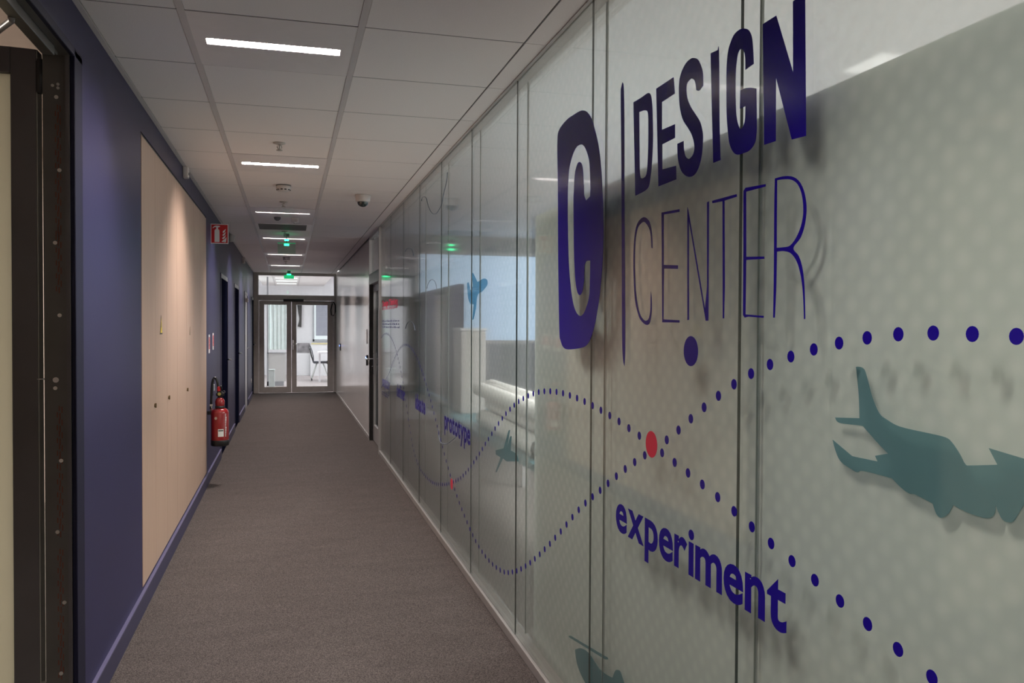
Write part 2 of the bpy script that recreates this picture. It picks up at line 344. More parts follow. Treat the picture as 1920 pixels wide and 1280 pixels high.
# outlines of the vinyl graphics, in metres on the glass: (y, z[, 1 = sharp corner])
OUT = {
 'logo': [
  [(2.861, 2.102), (2.777, 2.12), (2.698, 2.12), (2.637, 2.117), (2.605, 2.111), (2.576, 2.101), (2.548, 2.084), (2.52, 2.059), (2.481, 2.002), (2.454, 1.948), (2.433, 1.874), (2.423, 1.806), (2.417, 1.75), (2.414, 1.679), (2.421, 1.581), (2.443, 1.488), (2.477, 1.407), (2.513, 1.358), (2.551, 1.33), (2.609, 1.317), (2.739, 1.308), (2.796, 1.314), (2.827, 1.338), (2.843, 1.381), (2.86, 1.644), (2.868, 1.891), (2.874, 1.98), (2.877, 2.062)],
  [(2.757, 1.868), (2.753, 1.904), (2.742, 1.944), (2.711, 1.98), (2.673, 2.001), (2.635, 2.003), (2.603, 1.995), (2.574, 1.973), (2.548, 1.938), (2.538, 1.902), (2.531, 1.842), (2.532, 1.833), (2.535, 1.814, 1), (2.571, 1.806, 1), (2.589, 1.827), (2.592, 1.863), (2.595, 1.857), (2.601, 1.904), (2.612, 1.931), (2.634, 1.945), (2.657, 1.944), (2.679, 1.923), (2.689, 1.893), (2.693, 1.858), (2.696, 1.823), (2.691, 1.693), (2.685, 1.62), (2.673, 1.552), (2.654, 1.51), (2.627, 1.495), (2.6, 1.508), (2.586, 1.542), (2.584, 1.572), (2.579, 1.594), (2.563, 1.605), (2.528, 1.604, 1), (2.532, 1.52), (2.536, 1.491), (2.554, 1.462), (2.589, 1.432), (2.628, 1.425), (2.671, 1.444), (2.703, 1.486), (2.727, 1.55), (2.745, 1.635), (2.755, 1.768)],
 ],
 'D': [
  [(2.188, 2.03, 1), (2.134, 2.029), (2.094, 2.03), (2.076, 2.024), (2.067, 2.011), (2.06, 1.981), (2.056, 1.936), (2.055, 1.887), (2.06, 1.835), (2.069, 1.797), (2.089, 1.768), (2.17, 1.761, 1)],
  [(2.147, 1.992, 1), (2.118, 1.989), (2.099, 1.984), (2.09, 1.977), (2.086, 1.955), (2.085, 1.893), (2.089, 1.833), (2.097, 1.808), (2.112, 1.802), (2.13, 1.804), (2.137, 1.813), (2.141, 1.843)],
 ],
 'E': [
  [(2.037, 2.027, 1), (1.934, 2.028, 1), (1.926, 1.984, 1), (2.001, 1.982, 1), (2, 1.909, 1), (1.924, 1.906, 1), (1.923, 1.871, 1), (1.997, 1.87, 1), (1.996, 1.804, 1), (1.916, 1.799, 1), (1.914, 1.764, 1), (2.019, 1.763, 1)],
 ],
 'S': [
  [(1.811, 1.961, 1), (1.796, 1.956), (1.777, 1.963, 1), (1.779, 1.992), (1.788, 2.012), (1.803, 2.031), (1.82, 2.041), (1.841, 2.046), (1.869, 2.042), (1.893, 2.025), (1.903, 2.002), (1.902, 1.964), (1.894, 1.932), (1.879, 1.905), (1.854, 1.881), (1.834, 1.86), (1.822, 1.839), (1.819, 1.822), (1.826, 1.809), (1.841, 1.803), (1.851, 1.804), (1.865, 1.813), (1.873, 1.83), (1.876, 1.853, 1), (1.91, 1.853, 1), (1.908, 1.826), (1.901, 1.802), (1.884, 1.778), (1.86, 1.763), (1.836, 1.757), (1.813, 1.76), (1.795, 1.774), (1.782, 1.797), (1.777, 1.824), (1.777, 1.849), (1.789, 1.877), (1.808, 1.898), (1.835, 1.924), (1.855, 1.95), (1.862, 1.972), (1.86, 1.99), (1.844, 1.996), (1.833, 1.995), (1.819, 1.985)],
 ],
 'I': [
  [(1.743, 2.028, 1), (1.71, 2.025, 1), (1.704, 2.019), (1.699, 1.862), (1.692, 1.77, 1), (1.726, 1.77, 1)],
 ],
 'G': [
  [(1.557, 1.947, 1), (1.59, 1.944, 1), (1.591, 1.969), (1.596, 1.985), (1.606, 1.994), (1.615, 1.994), (1.623, 1.984), (1.629, 1.954), (1.63, 1.912), (1.627, 1.865), (1.622, 1.844), (1.615, 1.829), (1.609, 1.822), (1.601, 1.822), (1.594, 1.828), (1.589, 1.839), (1.588, 1.866, 1), (1.611, 1.866, 1), (1.61, 1.905, 1), (1.592, 1.905), (1.568, 1.9), (1.546, 1.892, 1), (1.543, 1.825), (1.544, 1.794), (1.551, 1.777), (1.571, 1.767), (1.595, 1.766), (1.62, 1.768), (1.638, 1.778), (1.653, 1.798), (1.661, 1.827), (1.667, 1.868), (1.669, 1.923), (1.669, 1.976), (1.663, 2.008), (1.65, 2.027), (1.635, 2.037), (1.613, 2.039), (1.594, 2.034), (1.577, 2.024), (1.565, 2.005), (1.56, 1.978)],
 ],
 'N': [
  [(1.524, 2.019, 1), (1.475, 2.019, 1), (1.415, 1.887, 1), (1.418, 2.026, 1), (1.379, 2.026, 1), (1.371, 1.754, 1), (1.417, 1.757, 1), (1.474, 1.895, 1), (1.472, 1.766, 1), (1.514, 1.767, 1)],
 ],
 'bar': [
  [(2.269, 2.11, 1), (2.259, 2.089), (2.253, 1.995), (2.248, 1.775), (2.238, 1.463), (2.235, 1.331), (2.239, 1.273, 1), (2.251, 1.295), (2.259, 1.375), (2.268, 1.685), (2.275, 1.912), (2.282, 2.073), (2.278, 2.098)],
 ],
 'C2': [
  [(2.053, 1.602, 1), (2.056, 1.637), (2.066, 1.666), (2.083, 1.683), (2.11, 1.693), (2.138, 1.689), (2.158, 1.677), (2.17, 1.657), (2.178, 1.624), (2.181, 1.573), (2.176, 1.513), (2.167, 1.465), (2.149, 1.431), (2.128, 1.409), (2.093, 1.395), (2.068, 1.399), (2.056, 1.425), (2.055, 1.458), (2.061, 1.485, 1), (2.063, 1.462), (2.064, 1.434), (2.073, 1.413), (2.088, 1.406), (2.108, 1.409), (2.133, 1.426), (2.152, 1.461), (2.163, 1.503), (2.169, 1.563), (2.168, 1.619), (2.158, 1.656), (2.143, 1.673), (2.112, 1.68), (2.088, 1.669), (2.07, 1.65), (2.062, 1.625), (2.059, 1.603, 1)],
 ],
 'E2': [
  [(1.999, 1.691, 1), (1.895, 1.686, 1), (1.895, 1.679, 1), (1.985, 1.684, 1), (1.983, 1.552, 1), (1.901, 1.545, 1), (1.901, 1.536, 1), (1.981, 1.542, 1), (1.982, 1.409, 1), (1.89, 1.406, 1), (1.89, 1.4, 1), (1.989, 1.401, 1)],
 ],
 'N2': [
  [(1.853, 1.686, 1), (1.847, 1.676, 1), (1.759, 1.432, 1), (1.75, 1.485, 1), (1.754, 1.683, 1), (1.744, 1.684, 1), (1.742, 1.404, 1), (1.755, 1.404, 1), (1.844, 1.651, 1), (1.839, 1.407, 1), (1.848, 1.406, 1)],
 ],
 'T2': [
  [(1.73, 1.683, 1), (1.621, 1.682, 1), (1.62, 1.676, 1), (1.673, 1.675, 1), (1.668, 1.481, 1), (1.67, 1.409, 1), (1.676, 1.409, 1), (1.682, 1.675, 1), (1.728, 1.677, 1)],
 ],
 'E3': [
  [(1.585, 1.69, 1), (1.507, 1.685, 1), (1.507, 1.68, 1), (1.582, 1.681, 1), (1.579, 1.541, 1), (1.51, 1.536, 1), (1.509, 1.531, 1), (1.579, 1.534, 1), (1.58, 1.417, 1), (1.509, 1.413, 1), (1.51, 1.409, 1), (1.568, 1.412, 1), (1.583, 1.41, 1), (1.59, 1.416, 1), (1.591, 1.575, 1), (1.593, 1.684, 1)],
 ],
 'R2': [
  [(1.474, 1.691, 1), (1.443, 1.69), (1.413, 1.684), (1.391, 1.671), (1.376, 1.651), (1.368, 1.625), (1.368, 1.602), (1.374, 1.58), (1.386, 1.561), (1.408, 1.544), (1.39, 1.527), (1.378, 1.503), (1.371, 1.468), (1.367, 1.406, 1), (1.371, 1.405, 1), (1.375, 1.451), (1.382, 1.486), (1.395, 1.515), (1.415, 1.534), (1.44, 1.541), (1.464, 1.542, 1), (1.465, 1.472), (1.469, 1.409, 1), (1.475, 1.409, 1), (1.474, 1.503), (1.475, 1.624)],
  [(1.466, 1.686, 1), (1.443, 1.684), (1.418, 1.679), (1.398, 1.668), (1.385, 1.65), (1.378, 1.626), (1.378, 1.603), (1.386, 1.581), (1.401, 1.562), (1.42, 1.55), (1.441, 1.549), (1.465, 1.55, 1)],
 ],
 'plane1': [
  [(1.283, 1.318), (1.264, 1.316), (1.254, 1.3), (1.241, 1.268), (1.222, 1.24), (1.201, 1.23), (1.17, 1.222), (1.106, 1.219), (1.07, 1.217), (1.056, 1.21), (1.041, 1.195), (1.03, 1.181), (1.019, 1.181), (0.971, 1.19, 1), (0.987, 1.212, 1), (0.927, 1.206, 1), (0.889, 1.199, 1), (0.884, 1.184), (0.888, 1.162), (0.906, 1.148), (0.926, 1.14, 1), (0.933, 1.128), (0.942, 1.114), (0.951, 1.11), (0.961, 1.112), (0.968, 1.121), (0.973, 1.13, 1), (0.975, 1.117), (0.986, 1.108), (1.012, 1.107), (1.038, 1.11), (1.052, 1.114, 1), (1.062, 1.098), (1.076, 1.088), (1.087, 1.092), (1.095, 1.107, 1), (1.122, 1.112), (1.135, 1.114), (1.148, 1.113), (1.168, 1.12), (1.188, 1.131, 1), (1.261, 1.131), (1.276, 1.126), (1.291, 1.128), (1.324, 1.138), (1.339, 1.155), (1.349, 1.176, 1), (1.292, 1.153, 1), (1.224, 1.154, 1), (1.231, 1.163, 1), (1.198, 1.172, 1), (1.225, 1.187), (1.258, 1.208), (1.27, 1.212), (1.329, 1.21), (1.342, 1.219, 1), (1.273, 1.225, 1), (1.276, 1.268), (1.283, 1.311)],
 ],
 'plane2': [
  [(2.791, 0.214), (2.777, 0.226), (2.736, 0.245), (2.675, 0.259), (2.623, 0.258), (2.56, 0.249), (2.5, 0.251), (2.437, 0.264, 1), (2.415, 0.295), (2.393, 0.307), (2.372, 0.31), (2.345, 0.29), (2.324, 0.274, 1), (2.498, 0.168), (2.621, 0.137), (2.713, 0.149), (2.769, 0.174)],
 ],
 'plane2_rotor': [
  [(2.865, 0.241, 1), (2.843, 0.251, 1), (2.478, 0.313, 1), (2.475, 0.308, 1), (2.501, 0.298, 1), (2.858, 0.239, 1)],
 ],
 'plane3': [
  [(4.562, 1.682, 1), (4.525, 1.689, 1), (4.408, 1.629, 1), (4.264, 1.641), (4.182, 1.628), (4.181, 1.602), (4.286, 1.575), (4.406, 1.557), (4.44, 1.487, 1), (4.505, 1.426, 1), (4.542, 1.423, 1), (4.502, 1.51, 1), (4.585, 1.512, 1), (4.651, 1.549), (4.685, 1.637, 1), (4.641, 1.641, 1), (4.587, 1.592, 1), (4.524, 1.612, 1)],
 ],
 'plane4': [
  [(3.987, 0.766, 1), (3.829, 0.799, 1), (3.737, 0.897, 1), (3.708, 0.903, 1), (3.761, 0.813, 1), (3.707, 0.873, 1), (3.679, 0.878, 1), (3.699, 0.808, 1), (3.594, 0.806), (3.56, 0.779, 1), (3.771, 0.745, 1), (3.839, 0.749, 1), (3.965, 0.659, 1), (3.989, 0.657, 1), (3.886, 0.746, 1), (3.983, 0.746, 1)],
 ],
}
DOT_RISE = [(0.901, 1.379), (1.122, 1.379), (1.341, 1.348), (1.557, 1.290), (1.757, 1.200), (1.958, 1.094), (2.217, 0.978), (2.424, 0.873), (2.610, 0.775), (2.805, 0.652), (3.000, 0.534), (3.197, 0.426), (3.405, 0.331), (3.620, 0.264), (3.844, 0.237), (4.071, 0.239), (4.292, 0.270), (4.484, 0.320), (4.711, 0.391), (4.993, 0.512), (5.191, 0.618), (5.396, 0.731), (5.579, 0.834), (5.800, 0.950), (6.050, 1.060), (6.350, 1.160), (6.700, 1.220), (7.050, 1.220), (7.400, 1.160), (7.750, 1.050), (8.100, 0.920), (8.500, 0.800), (8.850, 0.720)]
DOT_FALL = [(1.056, 0.858), (1.271, 0.904), (1.484, 0.950), (1.693, 0.999), (1.910, 1.043), (2.203, 1.095), (2.425, 1.125), (2.647, 1.144), (2.873, 1.148), (3.099, 1.129), (3.319, 1.084), (3.528, 1.019), (3.736, 0.930), (3.939, 0.829), (4.141, 0.724), (4.340, 0.627), (4.527, 0.548), (4.733, 0.479), (5.028, 0.403), (5.237, 0.362), (5.452, 0.326), (5.670, 0.307), (5.899, 0.304), (6.123, 0.316), (6.338, 0.364), (6.547, 0.467), (6.749, 0.629), (6.850, 0.720), (7.000, 0.840), (7.200, 0.980), (7.500, 1.140), (7.800, 1.240), (8.150, 1.300), (8.500, 1.300), (8.850, 1.250)]
LINE_SWIRL = [(6.064, 2.310), (6.064, 2.324), (6.012, 2.330), (5.940, 2.323), (5.869, 2.306), (5.827, 2.285), (5.800, 2.258), (5.732, 2.214), (5.653, 2.177), (5.576, 2.154), (5.513, 2.143), (5.428, 2.137), (5.334, 2.147), (5.244, 2.171), (5.178, 2.221), (5.114, 2.259), (5.062, 2.297), (5.042, 2.340)]
LINE_ARC2 = [(5.343, 0.708), (5.319, 0.662), (5.250, 0.634), (5.139, 0.639), (5.012, 0.659), (4.871, 0.698), (4.756, 0.732)]
LINE_ARC3 = [(5.811, 1.654), (5.765, 1.683), (5.673, 1.703), (5.584, 1.704), (5.497, 1.690), (5.434, 1.663), (5.412, 1.637)]
LINE_ARC4 = [(6.930, 1.364), (6.800, 1.410), (6.613, 1.422), (6.464, 1.400), (6.377, 1.350)]
LINE_ARC5 = [(6.939, 2.013), (6.841, 2.027), (6.652, 2.016), (6.531, 1.986), (6.472, 1.939)]

# ================================================================== SETTING
YB = -4.2
obj('floor', B(-L - .1, R + .1, YB, YE, -.06, 0), carpetmat(), kind=ST, label='grey brown corridor carpet')
obj('floor', B(R + .101, 6.0, YB, 12.2, -.06, -.001), M['greyfloor'], kind=ST)
obj('floor', B(-5.0, -L - .101, -.5, 7.2, -.06, -.001), M['greyfloor'], kind=ST)
obj('floor', B(-2.2, 3.6, YE + .001, 24.2, -.06, -.001), M['pinkfloor'], kind=ST, label='pale pinkish floor of the room beyond the glass doors')

# ---- ceiling: grid of square tiles, rails along the corridor, fine cross tees
ceil = obj('ceiling', B(-L - .05, R + .05, YB, YE, CZ + .07, CZ + .09), M['plenum'], kind=ST, org=(0, 0, CZ))
XL_, XR_ = -.350, .252
XC0, XC1 = XL_ + .012, XR_ - .012
TY0 = 2.985 - .6 * 12
nrow = 36
lamprows = {}
for k in range(-3, 6): lamprows[round((LAMP_Y0 + LAMP_P * k - .3 - TY0) / .6)] = k
VENT = round((9.0 - TY0 - .0) / .6)
proto = {}
def tile(x0, x1, j, key):
    y0 = TY0 + .6 * j
    if y0 < YB: return
    y1 = min(y0 + .6, YE)
    if y1 - y0 < .59: key = key + 'e'
    if key not in proto:
        proto[key] = obj('ceiling_tile', B(x0, x1, y0 + .003, y1 - .003, CZ, CZ + .015), M['tile'], ceil, org=(x0, y0, CZ), bevel=.002, seg=1)
    else: inst(proto[key], ceil, (x0, y0, CZ))
for j in range(nrow):
    tile(-L + .022, XL_ - .013, j, 'l')
    if j not in lamprows and j != VENT: tile(XC0, XC1, j, 'm')
    tile(XR_ + .013, .853, j, 'r')
for x in (XL_, XR_): obj('ceiling_rail', B(x - .012, x + .012, YB, YE, CZ - .002, CZ + .03), M['rail'], ceil)
obj('ceiling_rail', B(-L, -L + .020, YB, YE, CZ - .002, CZ + .03), M['rail'], ceil, label='pale edge rail along the navy wall')
obj('ceiling_rail', B(.855, .858, YB, YE, CZ + .001, CZ + .03), M['tee'], ceil, label='thin groove beside the glass wall')
t0 = None
for j in range(nrow + 1):
    y = TY0 + .6 * j
    if y < YB or y > YE - .02: continue
    if t0 is None: t0 = obj('ceiling_tee', MB().box(-L + .02, XL_ - .012, y - .0045, y + .0045, CZ + .001, CZ + .02).box(XL_ + .012, XR_ - .012, y - .0045, y + .0045, CZ + .001, CZ + .02).box(XR_ + .012, .855, y - .0045, y + .0045, CZ + .001, CZ + .02), M['tee'], ceil, org=(0, y, CZ))
    else: inst(t0, ceil, (0, y, CZ))
trims = [TY0 + .6 * j for j in range(nrow + 1) if YB < TY0 + .6 * j < YE]
t1 = None
for a in trims:
    if a + .6 > YE: continue
    if t1 is None: t1 = obj('ceiling_trim', B(.859, R - .012, a + .002, a + .598, CZ, CZ + .015), M['tile'], ceil, org=(.859, a, CZ))
    else: inst(t1, ceil, (.859, a, CZ))
obj('trim_1', B(R - .012, R + .07, YB, 8.93, CZ - .004, CZ + .03), M['alud'], kind=ST, label='dark head channel above the glass panels')

# ---- right wall: double glazed partition with a dotted frosted film on the rear pane
J0, JP = 1.611, .914
wr = obj('wall_right', MB().box(R - .012, R + .062, YB, 8.93, 0, .042), M['alu'], kind=ST, bevel=.003, label='double glass partition with frosted dots on aluminium base rail', org=(R, 0, 0))
gp = fp = jt = None
for i in range(-6, 8):
    y0, y1 = J0 + JP * i, J0 + JP * (i + 1)
    g = .0016
    if gp is None:
        gp = obj('glass_pane', B(R, R + .008, y0 + g, y1 - g, .042, CZ - .004), M['glass'], wr, org=(R, y0, .042))
        fp = obj('frosted_pane', B(R + .050, R + .0505, y0 + g, y1 - g, .042, CZ - .004, skip=('f', 'k', 'l', 't', 'b')), M['film'], wr, org=(R + .05, y0, .042), label='dotted frosted pane')
        jt = obj('joint', B(R + .0012, R + .0068, y0 - g, y0 + g, .042, CZ - .004), M['joint'], wr, org=(R, y0, .042))
        jr = obj('joint', B(R + .048, R + .056, y0 - .0018, y0 + .0018, .042, CZ - .004), M['jointr'], wr, org=(R + .05, y0, .042))
    else:
        inst(gp, wr, (R, y0, .042)); inst(fp, wr, (R + .05, y0, .042)); inst(jt, wr, (R, y0, .042)); inst(jr, wr, (R + .05, y0, .042))
obj('trim_2', B(R - .014, R + .08, 8.905, 8.945, 0, CZ), M['alu'], kind=ST, label='slim aluminium post ending the glass partition')
# glass door into the room behind
DY0, DY1 = 8.96, 10.07
d = obj('door_1', MB().box(R - .012, R + .06, DY0 - .015, DY0 + .04, 0, 1.90).box(R - .012, R + .06, DY1 - .045, DY1, 0, 1.90).box(R - .012, R + .06, DY0 - .015, DY1, 1.875, 1.96), M['alu'], kind=ST, org=(R, DY0, 0), label='aluminium frame of glass side door')
obj('seal', B(R - .010, R + .034, DY1 - .060, DY1 - .045, 0, 1.875), M['black'], d)
obj('leaf_frame', MB().box(R + .034, R + .075, DY0 + .045, DY0 + .12, .01, 1.87).box(R + .034, R + .075, DY1 - .14, DY1 - .065, .01, 1.87).box(R + .034, R + .075, DY0 + .12, DY1 - .14, 1.79, 1.87).box(R + .034, R + .075, DY0 + .12, DY1 - .14, .01, .20), M['alu'], d, bevel=.002, seg=1)
obj('pane', B(R + .048, R + .054, DY0 + .12, DY1 - .14, .20, 1.79), M['glassd'], d)
h = obj('handle', MB().cyl((R + .034, DY1 - .10, .985), (R - .055, DY1 - .10, .985), .010).cyl((R - .055, DY1 - .10, .985), (R - .055, DY1 - .25, .985), .009), M['chrome'], d)
obj('keyhole', MB().cyl((R + .034, DY1 - .10, .885), (R + .012, DY1 - .10, .885), .016).box(R + .011, R + .034, DY1 - .108, DY1 - .092, .835, .87), M['black'], h)
obj('pull_plate', B(R + .028, R + .036, DY1 - .13, DY1 - .07, .80, 1.06), M['chrome'], h)
w1 = obj('window_1', MB().box(R - .01, R + .05, DY0, DY1, 1.96, 2.0).box(R - .01, R + .05, DY0 - .01, DY0 + .03, 2.0, CZ).box(R - .01, R + .05, DY1 - .03, DY1, 2.0, CZ).box(R - .01, R + .05, DY0, DY1, CZ - .03, CZ), M['alu'], kind=ST, org=(R, DY0, 1.96), label='frame of fanlight over the glass side door')
obj('pane', B(R + .018, R + .024, DY0 + .03, DY1 - .03, 2.0, CZ - .03), M['glassd'], w1)
# glossy solid wall beyond the door
obj('wall_right', B(R, R + .12, DY1, YE, 0, CZ + .03), M['whitewall'], kind=ST, label='pale glossy wall panel beyond the glass side door')
obj('baseboard_right', B(R - .008, R + .002, DY1 + .002, YE - .001, 0, .035), M['alu'], kind=ST)
# ---- left wall (navy): segments round the openings
def lw(y0, y1, z0, z1): obj('wall_left', B(-L - .085, -L, y0, y1, z0, z1), M['navy'], kind=ST)
lw(YB, 2.03, 0, CZ + .03); lw(2.03, 3.05, 2.285, CZ + .03)
lw(3.05, 4.285, 0, CZ + .03); lw(4.285, 7.502, 2.315, CZ + .03); lw(4.285, 7.502, 0, .112)
LD = [(9.12, 10.05), (11.36, 12.25), (13.95, 14.82), (16.70, 17.42)]
prev = 7.502
for a, b in LD:
    lw(prev, a, 0, CZ + .03); lw(a, b, 1.93, CZ + .03); prev = b
lw(prev, YE + .1, 0, CZ + .03)
seg = [(3.08, 9.0), (10.11, 11.28), (12.31, 13.87), (14.88, 16.62)]
for a, b in seg:
    bb = obj('baseboard_left', B(-L, -L + .012, a, b, 0, .094), M['navyb'], kind=ST)
    obj('skirting_lit_edge', B(-L, -L + .0145, a, b, .094, .101), M['skirtlit'], bb)  # top edge strip carrying the painted highlight
# end wall of the corridor behind the camera
obj('wall_back', B(-L - .1, R + .1, YB - .1, YB, 0, CZ + .03), M['white'], kind=ST)
# flush side doors
for n, (a, b) in enumerate(LD):
    dark = M['navydoor'] if n != 2 else M['greyp']
    labs = ['dark navy door just past the red extinguisher', 'second dark navy door beyond the extinguisher', 'grey door with closer, third along the navy wall', 'last narrow dark door before the glass end doors']
    dr = obj('door_%d' % (n + 3), MB().box(-L - .05, -L + .006, a - .075, a, 0, 1.93).box(-L - .05, -L + .006, b, b + .055, 0, 1.93), M['navyb'] if n != 2 else M['navyb'], kind=ST, label=labs[n], org=(-L, a, 0))
    obj('head_rail', B(-L - .05, -L + .004, a, b, 1.885, 1.93), M['greyp'], dr, label='pale head rail')
    obj('door_leaf', B(-L - .045, -L - .003, a + .003, b - .003, .006, 1.885), dark, dr)
    hx = -L + .045
    obj('handle', MB().cyl((-L - .003, b - .09, .99), (hx, b - .09, .99), .009).cyl((hx, b - .09, .99), (hx, b - .21, .99), .008), M['chrome'], dr)
    if n == 2:
        obj('closer', MB().box(-L - .003, -L + .045, a + .08, a + .30, 1.76, 1.82).box(-L + .02, -L + .035, a + .25, b - .25, 1.81, 1.822), M['plastic'], dr)
        obj('sign_plate', B(-L - .003, -L + .002, a + .30, a + .44, 1.10, 1.22), M['plastic'], dr)
# ---- open door at the left edge
dj = obj('door_2', MB().box(-L - .085, -L - .002, 2.98, 3.05, 0, 2.285).box(-L - .085, -L - .002, 2.03, 3.05, 2.262, 2.290).box(-L - .085, -L - .002, 1.98, 2.05, 0, 2.285), M['jamb'], kind=ST, org=(-L, 2.98, 0), label='dark steel frame of the open door at left edge')
obj('casing', MB().box(-L - .004, -L + .011, 2.976, 3.078, 0, 2.285).box(-L - .004, -L + .011, 1.95, 3.078, 2.262, 2.292), M['navyd'], dj, bevel=.002, seg=1)
obj('stop_lip', MB().box(-L - .016, -L - .004, 2.970, 2.98, 0, 2.262), M['anth'], dj)
obj('closer_rail', MB().box(-L - .050, -L - .030, 2.06, 2.94, 2.250, 2.262), M['jamb'], dj, bevel=.002, seg=1)
pl = obj('closer_body', MB().box(-.742, -.708, 2.30, 2.885, 2.232, 2.262), M['jamb'], dj, bevel=.002)
obj('closer_arm', MB().tube([(-.735, 2.56, 2.232), (-.745, 2.60, 2.237), (-.80, 2.72, 2.257), (-.90, 2.94, 2.292), (-.98, 3.00, 2.295)], .009), M['plasticd'], dj)
for x, z in ((-.727, 2.126), (-.719, 1.89), (-.733, 1.654), (-.721, 1.418), (-.735, 1.18), (-.719, .942), (-.731, .708), (-.712, .474), (-.723, .24)):
    obj('screw', MB().cyl((x, 2.98, z), (x, 2.9775, z), .0062, n=12).cyl((x, 2.9778, z), (x, 2.9765, z), .0028, n=8), M['screw'], dj)
for x, z in ((-.738, 2.163), (-.722, 2.168), (-.722, 2.156)):
    obj('screw', MB().cyl((x, 2.98, z), (x, 2.978, z), .0048, n=12), M['alu'], dj)
obj('lock_plug', MB().cyl((-.733, 2.98, 1.207), (-.733, 2.976, 1.207), .009, n=14), M['alu'], dj)
sl = MB()
for zc in (.33, .55, .80, 1.02, 1.60, 1.78, 2.0):
    for q in range(10):
        z = zc - .10 + q * .021; x = -.722 + (q % 2) * .006
        sl.box(x - .0016, x + .0016, 2.9785, 2.98, z - .010, z + .010); sl.box(x - .0095, x - .0065, 2.9785, 2.98, z - .004, z + .013)
obj('seal_slots', sl, M['seal'], dj, kind='stuff', label='rows of short red brown slots')
# the leaf, opened a quarter turn into the left room
lf = obj('leaf', MB().box(-.862, -.786, 2.985, 3.035, .010, 2.277).box(-1.66, -1.58, 2.985, 3.035, .010, 2.277).box(-1.58, -.862, 2.985, 3.035, 2.196, 2.277).box(-1.58, -.862, 2.985, 3.035, .010, .12), M['anth'], dj, bevel=.003)
obj('edge_strip', B(-.786, -.7835, 2.984, 3.036, .012, 2.275), M['edge'], lf, label='grey strip along the leaf edge')
obj('frosted_glass', B(-1.58, -.862, 3.004, 3.014, .12, 2.196), M['frost'], lf)
for z in (2.19, 1.21, .16):
    obj('hinge', MB().cyl((-.776, 2.985, z - .055), (-.776, 2.985, z + .055), .009, n=14).box(-.787, -.766, 2.983, 2.989, z - .05, z + .05), M['black'] if z > 1.3 else M['screw'], lf) if z != 1.21 else obj('hinge', MB().cyl((-.789, 2.983, z), (-.765, 2.983, z), .0022, n=8), M['chrome'], lf)
# left room shell
obj('wall_left_room', MB().box(-5.1, -5.0, -.5, 7.2, 0, 2.72).box(-5.0, -L - .086, 7.1, 7.2, 0, 2.72).box(-5.0, -L - .086, -.6, -.5, 0, 2.72), M['beige'], kind=ST, label='beige walls of the room behind the open door')
obj('wall_left', B(-L - .10, -L - .086, 3.06, 7.1, 0, 2.72), M['plasticd'], kind=ST, label='room side lining of the navy wall')
obj('ceiling', B(-5.1, -L - .086, -.6, 7.2, 2.72, 2.78), M['beige'], kind=ST)
# ---- end partition with double glass doors
Y = YE
dd = obj('door_7', MB().box(-L, -.600, Y - .03, Y + .05, 0, CZ + .01).box(.925, R, Y - .03, Y + .05, 0, CZ + .01).box(-.600, .925, Y - .03, Y + .05, 1.885, 1.985).box(-.600, .925, Y - .03, Y + .05, CZ - .045, CZ + .01), M['alud'], kind=ST, org=(0, Y, 0), bevel=.003, seg=1, label='bronze grey frame of the double glass doors at corridor end')
def leaf(x0, x1, g0, g1):
    o = obj('door_leaf', MB().box(x0, g0, Y - .02, Y + .03, .008, 1.880).box(g1, x1, Y - .02, Y + .03, .008, 1.880).box(g0, g1, Y - .02, Y + .03, 1.80, 1.880).box(g0, g1, Y - .02, Y + .03, .008, .125), M['alud'], dd, bevel=.003, seg=1)
    obj('pane', B(g0, g1, Y, Y + .008, .125, 1.80), M['glassd'], o)
    return o
obj('jamb_post', MB().box(-.598, -.578, Y - .022, Y + .03, 0, 1.885).box(.900, .923, Y - .022, Y + .03, 0, 1.885), M['alud'], dd)
l1 = leaf(-.575, .058, -.475, -.035); l2 = leaf(.064, .897, .158, .780)
obj('handle', MB().box(.075, .105, Y - .026, Y - .02, .88, 1.08).cyl((.09, Y - .02, 1.00), (.09, Y - .065, 1.00), .010).cyl((.09, Y - .065, 1.00), (.17, Y - .065, 1.00), .009), M['chrome'], l2)
obj('closer', MB().box(-.10, .30, Y - .075, Y - .03, 1.865, 1.915), M['black'], dd, bevel=.004)
obj('closer_arm', MB().box(.06, .86, Y - .05, Y - .032, 1.862, 1.875), M['black'], dd)
cb = [(.86, Y - .04, 1.87), (.90, Y - .05, 1.87), (.935, Y - .06, 1.80), (.935, Y - .06, 1.66), (.90, Y - .06, 1.58), (.855, Y - .06, 1.60), (.845, Y - .06, 1.70), (.875, Y - .05, 1.84)]
obj('cable_loop', MB().tube(cb, .012), M['rubber'], dd)
w2 = obj('window_2', MB().box(-.600, -.585, Y - .02, Y + .04, 1.985, CZ - .045).box(.910, .925, Y - .02, Y + .04, 1.985, CZ - .045).box(-.585, .910, Y - .02, Y + .04, 1.985, 1.997).box(-.585, .910, Y - .02, Y + .04, CZ - .057, CZ - .045), M['alu'], kind=ST, org=(0, Y, 1.985), label='fanlight frame over the double doors')
obj('pane', B(-.585, .910, Y, Y + .008, 1.997, CZ - .057), M['glassd'], w2)
